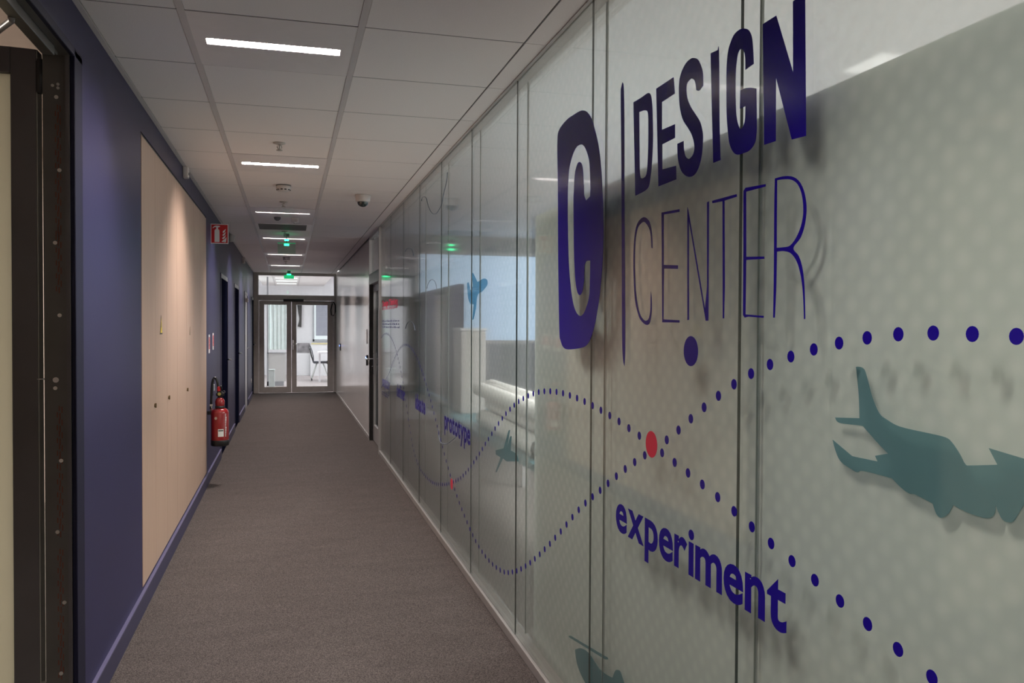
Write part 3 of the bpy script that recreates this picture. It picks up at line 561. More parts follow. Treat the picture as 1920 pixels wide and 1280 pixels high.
# ---- room beyond the double doors
obj('wall_end_room', MB().box(-2.2, 3.6, 23.7, 23.8, 0, 2.75).box(3.5, 3.6, YE, 23.7, 0, 2.75).box(-2.3, -2.2, YE, 23.8, 0, 2.75).box(-2.2, -L - .001, YE + .0, YE + .1, 0, 2.75).box(R + .121, 3.5, YE, YE + .1, 0, 2.75), M['white'], kind=ST, label='white walls of the room beyond the double doors')
ce = obj('ceiling', B(-2.2, 3.6, YE, 23.8, 2.72, 2.78), M['white'], kind=ST)
ce2 = obj('ceiling', MB().box(-L, R, YE + .051, 23.7, CZ + .03, CZ + .05), M['tile'], kind=ST, label='lower tiled ceiling band beyond the doors')
for x in (XL_, XR_): obj('ceiling_rail', B(x - .012, x + .012, YE + .06, 23.7, CZ + .022, CZ + .03), M['rail'], ce2)
for k in range(4):
    yy = 18.4 + 1.35 * k
    obj('tube_light', B(-.29, .20, yy, yy + .05, CZ + .018, CZ + .029), emat('room_tube_%d' % k, (.95, 1, .98), 2.5), ce2)
# ---- shell of the room behind the glass wall
obj('wall_design_room', MB().box(R + .121, 6.1, 12.1, 12.2, 0, 1.12).box(R + .121, 1.80, 12.1, 12.2, 1.12, 2.75).box(1.80, 6.1, 12.1, 12.2, 2.5, 2.75).box(6.0, 6.1, YB, 12.1, 0, 2.75).box(R + .1, 6.1, YB - .1, YB, 0, 2.75), M['roomwall'], kind=ST, label='walls of the room seen blurred through the frosted glass')
obj('wall_design_room', B(R + .121, R + .135, DY1, 12.1, 0, 2.75), M['white'], kind=ST)
obj('ceiling', B(R + .071, 6.1, YB - .1, 12.2, 2.72, 2.78), M['white'], kind=ST)
obj('trim_3', B(R + .071, R + .12, YB, 10.08, CZ - .004, 2.72), M['white'], kind=ST)
w3 = obj('window_3', MB().box(1.80, 6.0, 12.12, 12.18, 1.12, 1.17).box(1.80, 1.86, 12.1, 12.18, 1.17, 2.5).box(4.2, 4.26, 12.1, 12.18, 1.17, 2.5).box(1.80, 6.0, 12.1, 12.18, 2.45, 2.5), M['alu'], kind=ST, label='bright window blurred behind the frosted glass')
obj('pane', B(1.86, 6.0, 12.15, 12.16, 1.17, 2.45), M['sky'], w3)

# ================================================================== CORRIDOR FITTINGS
# ---- luminaires
def lumi(k, first=[None]):
    y = LAMP_Y0 + LAMP_P * k; x = LAMP_X; z = CZ
    labs = {0: 'recessed louvred ceiling light nearest the camera, brightest of the row', 1: 'second lit louvred ceiling light, just past the first sprinkler', 2: 'third lit louvred ceiling light, right before the dark vent panel', 3: 'fourth louvred ceiling light, above the hanging green exit sign', 4: 'fifth louvred ceiling light, beyond the green exit sign', 5: 'sixth louvred ceiling light, last before the double glass doors'}
    lab = labs.get(k, {-1: 'louvred ceiling light right above the near glass panels, outside the frame', -2: 'louvred ceiling light one bay behind the camera', -3: 'louvred ceiling light two bays behind the camera, last by the back wall'}.get(k))
    if first[0] is None:
        t = thing('ceiling_light', (x, y, z), lab, 'light', 'louvred ceiling lights along the corridor')
        sx, sy = .245, .034
        fp_ = MB().box(XC0, x - sx, y - .297, y + .297, z - .001, z + .010).box(x + sx, XC1, y - .297, y + .297, z - .001, z + .010).box(x - sx, x + sx, y - .297, y - sy, z - .001, z + .010).box(x - sx, x + sx, y + sy, y + .297, z - .001, z + .010)
        obj('face_plate', fp_, M['metalw'], t)
        obj('reflector', MB().box(x - sx - .002, x - sx, y - sy, y + sy, z, z + .055).box(x + sx, x + sx + .002, y - sy, y + sy, z, z + .055).box(x - sx, x + sx, y - sy - .002, y - sy, z, z + .055).box(x - sx, x + sx, y + sy, y + sy + .002, z, z + .055).box(x - sx, x + sx, y - sy, y + sy, z + .055, z + .057), M['refl'], t)
        obj('tube', MB().cyl((x - sx + .01, y, z + .042), (x + sx - .01, y, z + .042), .007, n=12), emat('lit_tube', (1, .93, .92), 14.0), t)
        b0 = None
        for q in range(15):
            bx = x - sx + .0306 * (q + 1)
            if b0 is None: b0 = obj('louver_blade', B(bx - .0015, bx + .0015, y - sy, y + sy, z + .001, z + .010), M['louver'], t, org=(bx, y, z))
            else: inst(b0, t, (bx, y, z))
        first[0] = t
    else: t = copy_thing(first[0], (x, y, z), label=lab)
    area('ceiling_lamp', (x, y, z + .034), .46, .034, LAMP_W, (1.0, .905, .86), 144)
for k in range(0, 6): lumi(k)
for k in (-1, -2, -3): lumi(k)
# ---- vent panel
vy = TY0 + .6 * VENT
v = thing('ceiling_vent', (LAMP_X, vy + .3, CZ), 'dark perforated vent panel in the middle ceiling row', 'vent')
obj('grille_frame', MB().box(XC0, XC1, vy + .003, vy + .03, CZ - .002, CZ + .012).box(XC0, XC1, vy + .57, vy + .597, CZ - .002, CZ + .012).box(XC0, XC0 + .03, vy + .03, vy + .57, CZ - .002, CZ + .012).box(XC1 - .05, XC1, vy + .03, vy + .57, CZ - .002, CZ + .012), M['metalw'], v)
obj('grille', B(XC0 + .03, XC1 - .05, vy + .03, vy + .57, CZ + .001, CZ + .010), M['plasticd'], v)
for q in range(12): obj('slat', B(XC0 + .03, XC1 - .05, vy + .05 + .045 * q, vy + .056 + .045 * q, CZ - .002, CZ + .002), M['plasticd'], v)
# ---- sprinklers
def sprinkler(y, lab, first=[None]):
    if first[0] is None:
        t = thing('sprinkler', (LAMP_X, y, CZ), lab, 'sprinkler', 'sprinkler heads along the ceiling')
        x, z = LAMP_X, CZ
        obj('escutcheon', MB().lathe([(0, 0), (.034, 0), (.036, -.004), (.020, -.010), (0, -.010)], (x, y, z)), M['alud'], t)
        obj('frame_arm', MB().tube([(x - .004, y, z - .008), (x - .013, y, z - .025), (x - .003, y, z - .042)], .0028).tube([(x + .004, y, z - .008), (x + .013, y, z - .025), (x + .003, y, z - .042)], .0028).cyl((x, y, z - .008), (x, y, z - .040), .003, n=10), M['alud'], t)
        obj('deflector', MB().lathe([(0, -.042), (.017, -.042), (.018, -.045), (0, -.046)], (x, y, z)), M['alud'], t)
        first[0] = t
    else: copy_thing(first[0], (LAMP_X + .01, y, CZ), label=lab)
for y, lab in ((5.0, 'dark sprinkler head in front of the second ceiling light'), (7.37, 'small sprinkler head in front of the third ceiling light'), (9.68, 'tiny sprinkler head just above the hanging exit sign'), (14.2, 'far sprinkler head between the fifth and sixth ceiling lights')): sprinkler(y, lab)
# ---- smoke detectors
def detector(x, y, lab, grp, first=[None]):
    if first[0] is None:
        t = thing('smoke_detector', (x, y, CZ), lab, 'detector', grp)
        obj('base', MB().lathe([(0, 0), (.056, 0), (.056, -.008), (0, -.008)], (x, y, CZ)), M['plasticd'], t)
        obj('housing', MB().lathe([(.052, -.008), (.055, -.012), (.050, -.034), (.040, -.046), (0, -.048)], (x, y, CZ)), M['plastic'], t)
        s = MB()
        for q in range(10):
            a = 2 * math.pi * q / 10
            s.box(x + .0445 * math.cos(a) - .008, x + .0445 * math.cos(a) + .008, y + .0445 * math.sin(a) - .008, y + .0445 * math.sin(a) + .008, CZ - .040, CZ - .033)
        obj('vent_slots', s, M['black'], t)
        first[0] = t
    else: copy_thing(first[0], (x, y, CZ), label=lab)
detector(-.035, 6.5, 'round white smoke detector with dark slots, below second ceiling light', 'smoke detectors')
detector(-.03, 13.4, 'distant dark smoke detector near the fifth ceiling light', 'smoke detectors')
# small boxes near the vent
t = thing('ceiling_sensor', (.06, 8.45, CZ), 'small white sensor box on the ceiling just before the vent', 'sensor')
obj('housing', B(.03, .095, 8.42, 8.49, CZ - .045, CZ), M['plastic'], t, bevel=.006); obj('lens', MB().lathe([(0, -.045), (.014, -.045), (.010, -.055), (0, -.058)], (.062, 8.455, CZ)), M['plastic'], t)
obj('ceiling_rosette', MB().lathe([(0, 0), (.035, 0), (.03, -.02), (.012, -.035), (0, -.036)], (-.105, 8.45, CZ)), M['plasticd'], label='small dark ceiling rosette left of the white sensor box', cat='fitting')
# ---- dome camera
t = thing('dome_camera', (.585, 6.80, CZ), 'white dome security camera with black bubble on the ceiling', 'camera')
c = (.585, 6.80, CZ)
obj('housing', MB().lathe([(0, 0), (.062, 0), (.063, -.010), (.058, -.050), (.050, -.058), (0, -.058)], c), M['plastic'], t)
obj('bubble', MB().lathe([(.044, -.057)] + [(.044 * math.cos(a), -.060 - .038 * math.sin(a)) for a in [i * math.pi / 16 for i in range(9)]], c), M['dome'], t)
# ---- exit signs
def exitsign(y, z, lab, x=-.02):
    t = thing('exit_sign', (x, y, CZ), lab, 'sign', 'green exit signs hanging from the ceiling')
    obj('bracket', MB().box(x - .03, x + .03, y - .02, y + .02, CZ - .035, CZ).cyl((x, y, CZ - .035), (x, y, z), .006, n=8), M['plasticd'], t)
    obj('led_bar', MB().box(x - .10, x + .10, y - .010, y + .010, z - .008, z), M['greenp'], t)
    obj('led', MB().box(x - .028, x + .028, y - .0125, y + .0125, z - .034, z - .011), M['green'], t, bevel=.004)
    obj('led', MB().box(x - .024, x + .024, y - .02, y + .02, z + .022, z + .042), M['green'], t, bevel=.006)
    obj('plate', MB().box(x - .10, x + .10, y - .003, y + .003, z - .125, z - .012), M['acry'], t)
    return t
exitsign(9.95, 2.345, 'hanging exit sign with bright green light and clear plate, nearest of the two')
t = thing('exit_sign', (.01, 16.7, CZ), 'small glowing green exit sign right in front of the fanlight', 'sign', 'green exit signs hanging from the ceiling')
obj('bracket', B(-.02, .04, 16.69, 16.71, 2.39, CZ), M['plasticd'], t)
obj('led', B(-.03, .05, 16.68, 16.72, 2.365, 2.388), M['green'], t)
obj('plate', MB().box(-.085, .105, 16.695, 16.705, 2.295, 2.365), M['greenq'], t)
# ================================================================== LEFT WALL FITTINGS
# ---- flush beech cupboards
seams = [4.285, 4.70, 5.128, 5.581, 6.073, 6.536, 7.004, 7.502]
cup = thing('wall_cupboard', (-L, 5.9, .112), 'long flush beech cupboard built into the navy wall', 'cupboard')
obj('carcass', B(-L - .40, -L - .022, 4.288, 7.499, .113, 2.314), M['black'], cup)
obj('shadow_gap', MB().box(-L - .03, -L - .004, 4.285, 7.502, 2.300, 2.315).box(-L - .03, -L - .004, 4.285, 7.502, .112, .118), M['black'], cup)
for i in range(7):
    a, b = seams[i], seams[i + 1]
    g = .0018 if i not in (1, ) else .0018
    d = obj('door', B(-L - .020, -L + .002, a + g, b - (.0006 if i == 0 else g), .118, 2.298), M['wood'], cup)
for y, z in ((4.662, .963), (5.178, .961), (6.094, .938)):
    obj('lock', MB().cyl((-L + .002, y, z), (-L + .006, y, z), .011, n=14).box(-L + .006, -L + .012, y - .0025, y + .0025, z - .012, z + .012), M['brass'], cup)
def tri(y, z, h, mat, name='warning_sticker'):
    return MB().prism([[(y - h * .42, z), (y + h * .42, z), (y, z + h)]], lambda a, b, d: (-L + .002 + d, a, b), 0, .0012)
t = thing('warning_sticker', (-L + .002, 4.90, 1.335), 'yellow triangular electrical warning sticker on the beech cupboard', 'sticker')
obj('border', tri(4.90, 1.335, .105, None), M['black'], t)
obj('field', MB().prism([[(4.90 - .033, 1.343), (4.90 + .033, 1.343), (4.90, 1.425)]], lambda a, b, d: (-L + .0034 + d, a, b), 0, .0006), M['yellow'], t)
obj('flash', MB().prism([[(4.895, 1.40), (4.908, 1.375), (4.900, 1.375), (4.905, 1.35), (4.889, 1.38), (4.898, 1.38)]], lambda a, b, d: (-L + .0042 + d, a, b), 0, .0005), M['black'], t)
obj('warning_sticker', tri(6.28, 1.315, .06, None), M['brass'], label='second small dull triangle sticker further along the cupboard', cat='sticker')
# ---- small white sensor over the cupboards
t = thing('wall_sensor', (-L, 5.94, 2.38), 'small white sensor high on the navy wall above the cupboard', 'sensor')
obj('housing', B(-L, -L + .035, 5.90, 5.97, 2.375, 2.455 - .008), M['plastic'], t, bevel=.005); obj('eye', B(-L + .035, -L + .037, 5.925, 5.945, 2.395, 2.41), M['black'], t)
# ---- projecting fire extinguisher sign
sx0, sx1, sz0, sz1, sy = -.683, -.530, 2.128, 2.308, 7.96
t = thing('fire_extinguisher_sign', (-.683, sy, sz0), 'red and white fire extinguisher sign projecting from the navy wall', 'sign')
obj('panel', B(sx0, sx1, sy, sy + .004, sz0, sz1), M['signwhite'], t)
obj('field', B(sx0 + .006, sx1 - .006, sy - .001, sy, sz0 + .007, sz1 - .007), M['signred'], t)
def fs(u, v, d): return (sx0 + u * (sx1 - sx0), sy - .0012 - d, sz0 + v * (sz1 - sz0))
def cat(pts, n=5, closed=True):
    """smooth closed outline through the points, corners kept where flagged"""
    N = len(pts); out = []
    rng = range(N) if closed else range(N - 1)
    for i in rng:
        p1, p2 = pts[i], pts[(i + 1) % N]
        p0 = pts[i - 1] if (closed or i > 0) else p1
        p3 = pts[(i + 2) % N] if (closed or i + 2 < N) else p2
        if len(p1) > 2: p0 = p1
        if len(p2) > 2: p3 = p2
        if len(p1) > 2 and len(p2) > 2: out.append((p1[0], p1[1])); continue
        for q in range(n):
            t_ = q / n
            out.append(tuple(.5 * ((2 * p1[k]) + (-p0[k] + p2[k]) * t_ + (2 * p0[k] - 5 * p1[k] + 4 * p2[k] - p3[k]) * t_ * t_ + (-p0[k] + 3 * p1[k] - 3 * p2[k] + p3[k]) * t_ ** 3) for k in (0, 1)))
    if not closed: out.append(tuple(pts[-1][:2]))
    return out
bottle = [(.24, .10, 1), (.50, .10, 1), (.50, .60), (.48, .68), (.42, .73, 1), (.42, .80, 1), (.50, .82, 1), (.50, .87, 1), (.42, .87, 1), (.40, .90), (.33, .90), (.24, .88), (.14, .80), (.10, .76, 1), (.13, .86), (.24, .94), (.34, .95), (.46, .92, 1), (.46, .90, 1), (.30, .86, 1), (.31, .73, 1), (.25, .68), (.24, .60)]
bottle = [(.22, .08, 1), (.50, .08, 1), (.50, .62), (.47, .70), (.42, .74, 1), (.42, .82, 1), (.52, .85, 1), (.52, .90, 1), (.40, .91, 1), (.30, .91), (.20, .88), (.10, .78, 1), (.14, .78, 1), (.22, .83), (.31, .84, 1), (.31, .74, 1), (.25, .70), (.22, .62)]
obj('extinguisher_symbol', MB().prism([cat(bottle)], fs, 0, .0006), M['signwhite'], t)
fl = MB()
for q in range(4):
    z0 = .10 + .155 * q; w = 1 - .12 * q
    fl.prism([cat([(.62 + .02 * q, z0 + .02, 1), (.70, z0 - .01), (.80, z0 + .05), (.86, z0 + .20, 1), (.79, z0 + .14), (.70, z0 + .08)], 4)], fs, 0, .0006)
fl.prism([cat([(.74, .08, 1), (.86, .08, 1), (.88, .20), (.90, .34, 1), (.82, .24), (.78, .14)], 4)], fs, 0, .0006)
obj('flame_symbol', fl, M['signwhite'], t)
# ---- siren and box
t = thing('alarm_siren', (-L, 10.0, 2.33), 'grey white alarm sounder on the navy wall behind the fire sign', 'alarm')
obj('base', B(-L, -L + .035, 9.90, 10.07, 2.345, 2.445), M['plasticd'], t, bevel=.008)
obj('horn', MB().cyl((-L + .035, 9.985, 2.385), (-L + .085, 9.985, 2.380), .050, .034, n=20), M['plastic'], t)
obj('wall_box', B(-L, -L + .04, 13.2, 13.29, 2.33, 2.42), M['plastic'], label='tiny white box high on the navy wall near its far end', cat='box', bevel=.005)
# ---- notices and switch
def notice(y, z0, z1, lab, w=.11):
    t = thing('safety_notice', (-L, y, z0), lab, 'notice', 'red and white safety notices by the extinguisher')
    obj('sheet', B(-L, -L + .0015, y - w, y + w, z0, z1), M['signwhite'], t)
    h_ = (z1 - z0)
    obj('red_band', B(-L + .0015, -L + .0022, y - w + .01, y + w - .01, z0 + .22 * h_, z1 - .14 * h_), M['signred'], t)
    s = MB()
    for q in range(7): s.box(-L + .0022, -L + .0026, y - w + .025, y + w - .03 - .02 * (q % 3), z0 + h_ * (.28 + .08 * q), z0 + h_ * (.30 + .08 * q))
    obj('text_lines', s, M['signwhite'], t)
notice(7.78, 1.135, 1.30, 'red and white notice sheet on navy wall, nearer of the pair', .055)
notice(8.17, 1.155, 1.31, 'red and white notice sheet on navy wall, farther of the pair', .05)
t = thing('wall_switch', (-L, 8.15, .73), 'flat navy switch plate behind the extinguisher hose', 'switch')
obj('plate', B(-L, -L + .008, 8.09, 8.22, .73, .87), M['navyb'], t, bevel=.003); obj('rocker', B(-L + .008, -L + .012, 8.12, 8.19, .77, .83), M['greyp'], t)
obj('wall_socket', MB().lathe([(0, 0), (.04, 0), (.04, .01), (0, .012)], (0, 0, 0)), M['plastic'], label='white round socket low on the navy wall near the end doors', cat='socket')
o = bpy.data.objects['wall_socket']; o.rotation_euler = (0, math.radians(90), 0); o.location = (-L, 16.3, .33)
# ---- fire extinguisher
ex, ey, ez = -.578, 7.58, .335
t = thing('fire_extinguisher', (ex, ey, ez), 'red fire extinguisher with black hose hung low on the navy wall', 'extinguisher')
c = (ex, ey, ez)
obj('cylinder', MB().lathe([(0, .03), (.073, .03), (.0745, .05), (.0745, .285), (.071, .303), (.058, .318), (.040, .326), (.0, .330)], c, 36), M['red'], t)
obj('foot_ring', MB().lathe([(0, 0), (.070, 0), (.076, .006), (.077, .048), (.0755, .052), (.0, .052)], c, 36), M['rubber'], t)
obj('collar', MB().lathe([(.0, .322), (.036, .322), (.042, .332), (.042, .345), (.030, .352), (0, .352)], c), M['black'], t)
obj('neck_cap', MB().lathe([(.036, .345), (.040, .352), (.040, .385), (.034, .405), (.020, .418), (0, .42)], c), M['red'], t)
obj('valve', MB().cyl((ex, ey, ez + .41), (ex, ey, ez + .475), .020, .016).cyl((ex - .03, ey - .01, ez + .445), (ex + .035, ey + .01, ez + .445), .013).box(ex - .016, ex + .016, ey - .03, ey + .03, ez + .455, ez + .475), M['rubber'], t)
obj('lever', MB().tube([(ex + .005, ey, ez + .475), (ex + .012, ey - .01, ez + .500), (ex + .010, ey - .045, ez + .520)], .009), M['rubber'], t)
obj('trigger', B(ex - .018, ex + .006, ey - .03, ey + .008, ez + .475, ez + .515), M['signred'], t, bevel=.004)
obj('gauge', MB().cyl((ex - .002, ey - .035, ez + .452), (ex - .002, ey - .020, ez + .452), .014, n=18), M['gaugec'], t)
obj('pin_ring', MB().tube([(ex + .033 + .010 * math.cos(a), ey, ez + .468 + .010 * math.sin(a)) for a in [i * .5 for i in range(13)]], .0018), M['chrome'], t)
hp = [(ex - .012, ey, ez + .46), (ex - .016, ey, ez + .53), (ex - .027, ey, ez + .575), (ex - .042, ey, ez + .590), (ex - .055, ey, ez + .575), (ex - .064, ey, ez + .52), (ex - .070, ey, ez + .42), (ex - .074, ey, ez + .32)]
hp = [Vector((a[0], a[1], 0)).to_3d() if False else a for a in hp]
hs = cat([(p[0], p[2]) for p in hp], 5, closed=False)
obj('hose', MB().tube([(p[0], ey, p[1]) for p in hs], .0105, 10), M['rubber'], t)
obj('nozzle_clip', MB().box(ex - .082, ex - .060, ey - .012, ey + .012, ez + .345, ez + .362).cyl((ex - .073, ey, ez + .30), (ex - .073, ey, ez + .36), .010), M['screw'], t)
def onbody(a0, a1, z0, z1, r=.0750, n=8):
    m_ = MB()
    vs = [(ex + r * math.cos(math.radians(a0 + (a1 - a0) * i / n)), ey + r * math.sin(math.radians(a0 + (a1 - a0) * i / n)), ez + z) for i in range(n + 1) for z in (z0, z1)]
    return m_.add(vs, [(2 * i, 2 * i + 2, 2 * i + 3, 2 * i + 1) for i in range(n)], True)
obj('inspection_label', onbody(262, 298, .085, .150), M['signwhite'], t)
obj('barcode', onbody(264, 296, .132, .142, .0753), M['black'], t)
_a = math.radians(248)
obj('seal_disc', MB().cyl((ex + .0735 * math.cos(_a), ey + .0735 * math.sin(_a), ez + .245), (ex + .0765 * math.cos(_a), ey + .0765 * math.sin(_a), ez + .245), .012, n=18), M['screw'], t)
sm = MB()
for q in range(14):
    z0 = .085 + q * .0145; w_ = 3 + (q * 7) % 6
    for r_ in onbody(308, 310 + w_, z0, z0 + .009, .0752, 3).f: pass
    mm = onbody(309, 312 + w_, z0, z0 + .009, .0752, 3); sm.add(mm.v, mm.f, True)
obj('instruction_print', sm, M['signwhite'], t, kind='stuff')
obj('wall_bracket', MB().box(-L, ex - .05, ey + .0, ey + .03, ez + .27, ez + .300), M['black'], t)

# ================================================================== RIGHT WALL FITTINGS
def reader(y, z, lab):
    t = thing('card_reader', (R, y, z), lab, 'card reader', 'card readers on the pale wall')
    obj('body', B(R - .022, R, y - .028, y + .028, z - .065, z + .065), M['rubber'], t, bevel=.006)
    obj('led', B(R - .0245, R - .0225, y - .018, y + .018, z + .015, z + .040), M['blueled'], t)
reader(10.32, .955, 'black card reader with blue light beside the glass side door')
reader(15.8, .975, 'distant black card reader with blue light halfway to the end doors')
t = thing('door_plate', (R, 10.45, 1.16), 'slim grey door sign on the pale wall beside the glass door', 'sign')
obj('plate', B(R - .008, R, 10.38, 10.53, 1.16, 1.34), M['greyp'], t, bevel=.002); obj('insert', B(R - .0095, R - .008, 10.40, 10.51, 1.20, 1.32), M['plastic'], t)

# ================================================================== VINYL GRAPHICS
XF = R - .0004
def on_glass(a, b, d): return (XF - d, a, b)
XR2 = R + .0496
def on_film(a, b, d): return (XR2 - d, a, b)
def decal(name, key, parent, mat, n=5, fn=on_glass, label=None):
    return obj(name, MB().prism([cat(l, n) for l in OUT[key]], fn, 0, .0005), mat, parent, label=label)
def dec_thing(name, key, *a, **k):
    ys = [p[0] for p in OUT[key][0]]; zs = [p[1] for p in OUT[key][0]]
    return thing(name, (R, sum(ys) / len(ys), min(zs)), *a, **k)
t = dec_thing('logo_lettering', 'logo', 'large navy rounded D emblem holding a C, with dot', 'lettering')
decal('emblem', 'logo', t, M['ink'], 6)
pc = (1.8285, 1.330)
obj('period', MB().prism([[(pc[0] + .037 * math.cos(a), pc[1] + .037 * math.sin(a)) for a in [i * math.pi / 16 for i in range(32)]]], on_glass, 0, .0005), M['ink'], t)
t = dec_thing('divider_line', 'bar', 'tall thin navy line between the D emblem and the words', 'graphic')
decal('line', 'bar', t, M['ink'])
t = dec_thing('word_lettering', 'S', 'bold navy word DESIGN in tall capitals on the glass wall', 'lettering')
for k in 'DESIGN': decal('letter', k, t, M['ink'])
t = dec_thing('word_lettering', 'T2', 'thin handwritten style navy word CENTER on the glass wall', 'lettering')
for k in ('C2', 'E2', 'N2', 'T2', 'E3', 'R2'): decal('letter', k, t, M['ink'])
def plane(key, name, lab, mat=None, extra=()):
    t = dec_thing(name, key, lab, 'silhouette')
    decal('body', key, t, mat or M['teal'], 4, on_film)
    for e in extra: decal('rotor', e, t, mat or M['teal'], 4, on_film)
plane('plane1', 'aircraft_silhouette', 'large teal aircraft silhouette at right, below the row of dots')
plane('plane2', 'helicopter_silhouette', 'dark teal helicopter silhouette cut by the bottom edge of the glass', extra=('plane2_rotor',))
plane('plane3', 'aircraft_silhouette', 'small light blue aircraft silhouette high on the glass', M['tealb'])
plane('plane4', 'aircraft_silhouette', 'small teal aircraft silhouette in front of the paper rolls')
# dotted curves
def along(pts, step):
    pts = cat(pts, 12, closed=False); out = [pts[0]]; acc = 0.0
    for a, b in zip(pts, pts[1:]):
        d_ = math.dist(a, b); pos = step - acc
        while pos <= d_:
            out.append((a[0] + (b[0] - a[0]) * pos / d_, a[1] + (b[1] - a[1]) * pos / d_)); pos += step
        acc = (acc + d_) % step
    return out
def dotted(pts, lab):
    q = along(pts, .0745)
    t = thing('dotted_curve', (R, q[0][0], q[0][1]), lab, 'graphic', 'dotted curves on the glass wall')
    d0 = None
    for y, z in q:
        if math.dist((y, z), (2.05, 1.07)) < .052 or math.dist((y, z), (4.875, .433)) < .05: continue
        if d0 is None: d0 = obj('dot', MB().prism([[(y + .0117 * math.cos(a), z + .0117 * math.sin(a)) for a in [i * math.pi / 8 for i in range(16)]]], on_glass, 0, .0005), M['ink'], t, org=(R, y, z))
        else: inst(d0, t, (R, y, z))
dotted([(.60, 1.34), (.75, 1.365)] + DOT_RISE, 'navy dotted wave rising right of the red dot to the top row')
dotted([(.60, .76), (.80, .805), (.95, .836)] + DOT_FALL, 'navy dotted wave falling right of the red dot past the word experiment')
def reddot(y, z, r, lab):
    obj('red_dot', MB().prism([[(y + r * math.cos(a), z + r * math.sin(a)) for a in [i * math.pi / 16 for i in range(32)]]], on_glass, 0, .0009), M['inkred'], label=lab, cat='graphic', group='red dots on the glass wall')
reddot(2.05, 1.07, .036, 'large red dot where the dotted curves cross above experiment')
reddot(4.875, .433, .034, 'far red dot on the dotted curve under the word prototype')
def thin(pts, lab, r=.0016):
    q = cat(pts, 6, closed=False)
    obj('thin_curve', MB().tube([(R - .001, a, b) for a, b in q], r, 4), M['inkline'], label=lab, cat='graphic', group='thin drawn curves on the glass wall')
thin(LINE_SWIRL, 'thin grey looping curve high on the glass, near the head channel', .002)
thin(LINE_ARC2, 'thin navy arc just under the word prototype', .003)
thin(LINE_ARC3, 'small thin arch curve above head height beside the light blue plane', .002)
thin(LINE_ARC4, 'small thin arch curve right of the blue text lines', .003)
thin(LINE_ARC5, 'thin arch curve at the far end, up by the green reflection', .003)
# words in rounded bold type
def word(body, y0, y1, zb, xh, mat, lab, bold=.018, grp='process words on the glass wall'):
    t = thing('word_lettering', (R, (y0 + y1) / 2, zb), lab, 'lettering', grp)
    gl = []; x = 0.0
    for ch in body:
        if ch == ' ': x += .28; continue
        cu = bpy.data.curves.new('letter', 'FONT'); cu.body = ch; cu.size = 1.0; cu.offset = bold; cu.extrude = 0; cu.resolution_u = 5
        o = bpy.data.objects.new('letter', cu); COL.objects.link(o); bpy.context.view_layer.update()
        me = bpy.data.meshes.new_from_object(o.evaluated_get(bpy.context.evaluated_depsgraph_get()))
        bpy.data.objects.remove(o)
        xs = [v.co.x for v in me.vertices]
        gl.append((me, x - min(xs))); x += max(xs) - min(xs) + .04
    x -= .04
    ref = xh / .53
    sxx = (y0 - y1) / x
    for me, off in gl:
        b = bmesh.new(); b.from_mesh(me)
        for v_ in b.verts:
            v_.co = Vector((XF - R, y0 - (v_.co.x + off) * sxx - (y0 + y1) / 2, v_.co.y * ref))
        bmesh.ops.remove_doubles(b, verts=b.verts, dist=1e-6)
        b.to_mesh(me); b.free(); me.materials.clear(); me.materials.append(mat)
        for p_ in me.polygons: p_.use_smooth = False
        o = bpy.data.objects.new('letter', me); COL.objects.link(o); o.parent = t; ORG[o.name] = ORG[t.name]
        so = o.modifiers.new('thickness', 'SOLIDIFY'); so.thickness = .0005; so.offset = 0
word('experiment', 2.297, 1.418, .783, .088, M['ink'], 'bold navy word experiment slanting away under the red dot', .024)
word('prototype', 5.12, 4.355, .742, .088, M['ink'], 'navy word prototype, second nearest of the process words', .026)
word('ideate', 6.36, 5.88, .748, .088, M['ink'], 'navy word ideate, third of the process words', .030)
word('define', 7.51, 6.98, .748, .088, M['ink'], 'navy word define, fourth of the process words')
word('empathy', 8.70, 8.03, .755, .088, M['ink'], 'navy word empathy, farthest, against the aluminium post')
word('Design Thinking', 8.69, 7.43, 1.585, .045, M['inkred'], 'small red heading at the far end of the glass', .03, 'small texts at the far end of the glass')
def lines(y0, y1, zs, hgt, mat, lab, name='text_block'):
    m_ = MB(); rnd = random.Random(int(y0 * 100 + zs[0] * 100))
    for z in zs:
        y = y0
        while y > y1:
            w_ = rnd.uniform(.05, .16)
            for q in range(int(w_ / .022)):
                hh = hgt * rnd.choice((.55, .6, .6, 1.0))
                m_.box(XF - .0005, XF, y - q * .022 - .013, y - q * .022, z, z + hh)
            y -= w_ + .035
    obj(name, m_, mat, label=lab, cat='lettering', group='small texts at the far end of the glass', kind='stuff')
lines(8.69, 7.55, (1.548,), .035, M['inkpink'], 'fainter pink line of small print under the red heading')
lines(8.69, 7.30, (1.425, 1.395, 1.365), .020, M['ink'], 'three lines of tiny blue print under the red heading')
lines(8.69, 8.2, (.69, .665), .016, M['ink'], 'tiny blue print under the word empathy')

# ================================================================== BEHIND THE FROSTED GLASS
CX = R + .070
first = None
edges = [3.385, 2.385, 1.385, .385, -.615]
labs = ['pale steel cupboard end unit, its side edge showing through the glass', 'pale steel cupboard behind the D emblem and the bar', 'pale steel cupboard behind the word DESIGN', 'pale steel cupboard behind the teal aircraft at right', None]
for i in range(4):
    a, b = edges[i + 1], edges[i]
    if first is None:
        first = thing('storage_cabinet', (CX, b, 0), labs[0], 'cabinet', 'steel cupboards standing behind the frosted glass')
        obj('body', B(CX, CX + .42, a + .002, b, 0, 1.862), M['cab'], first, bevel=.004)
        for q in (0, 1): 
            dr = obj('door', B(CX + .42, CX + .438, a + .006 + q * .498, a + .494 + q * .498, .06, 1.86), M['cab'], first)
    else: copy_thing(first, (CX, b, 0), label=labs[i])
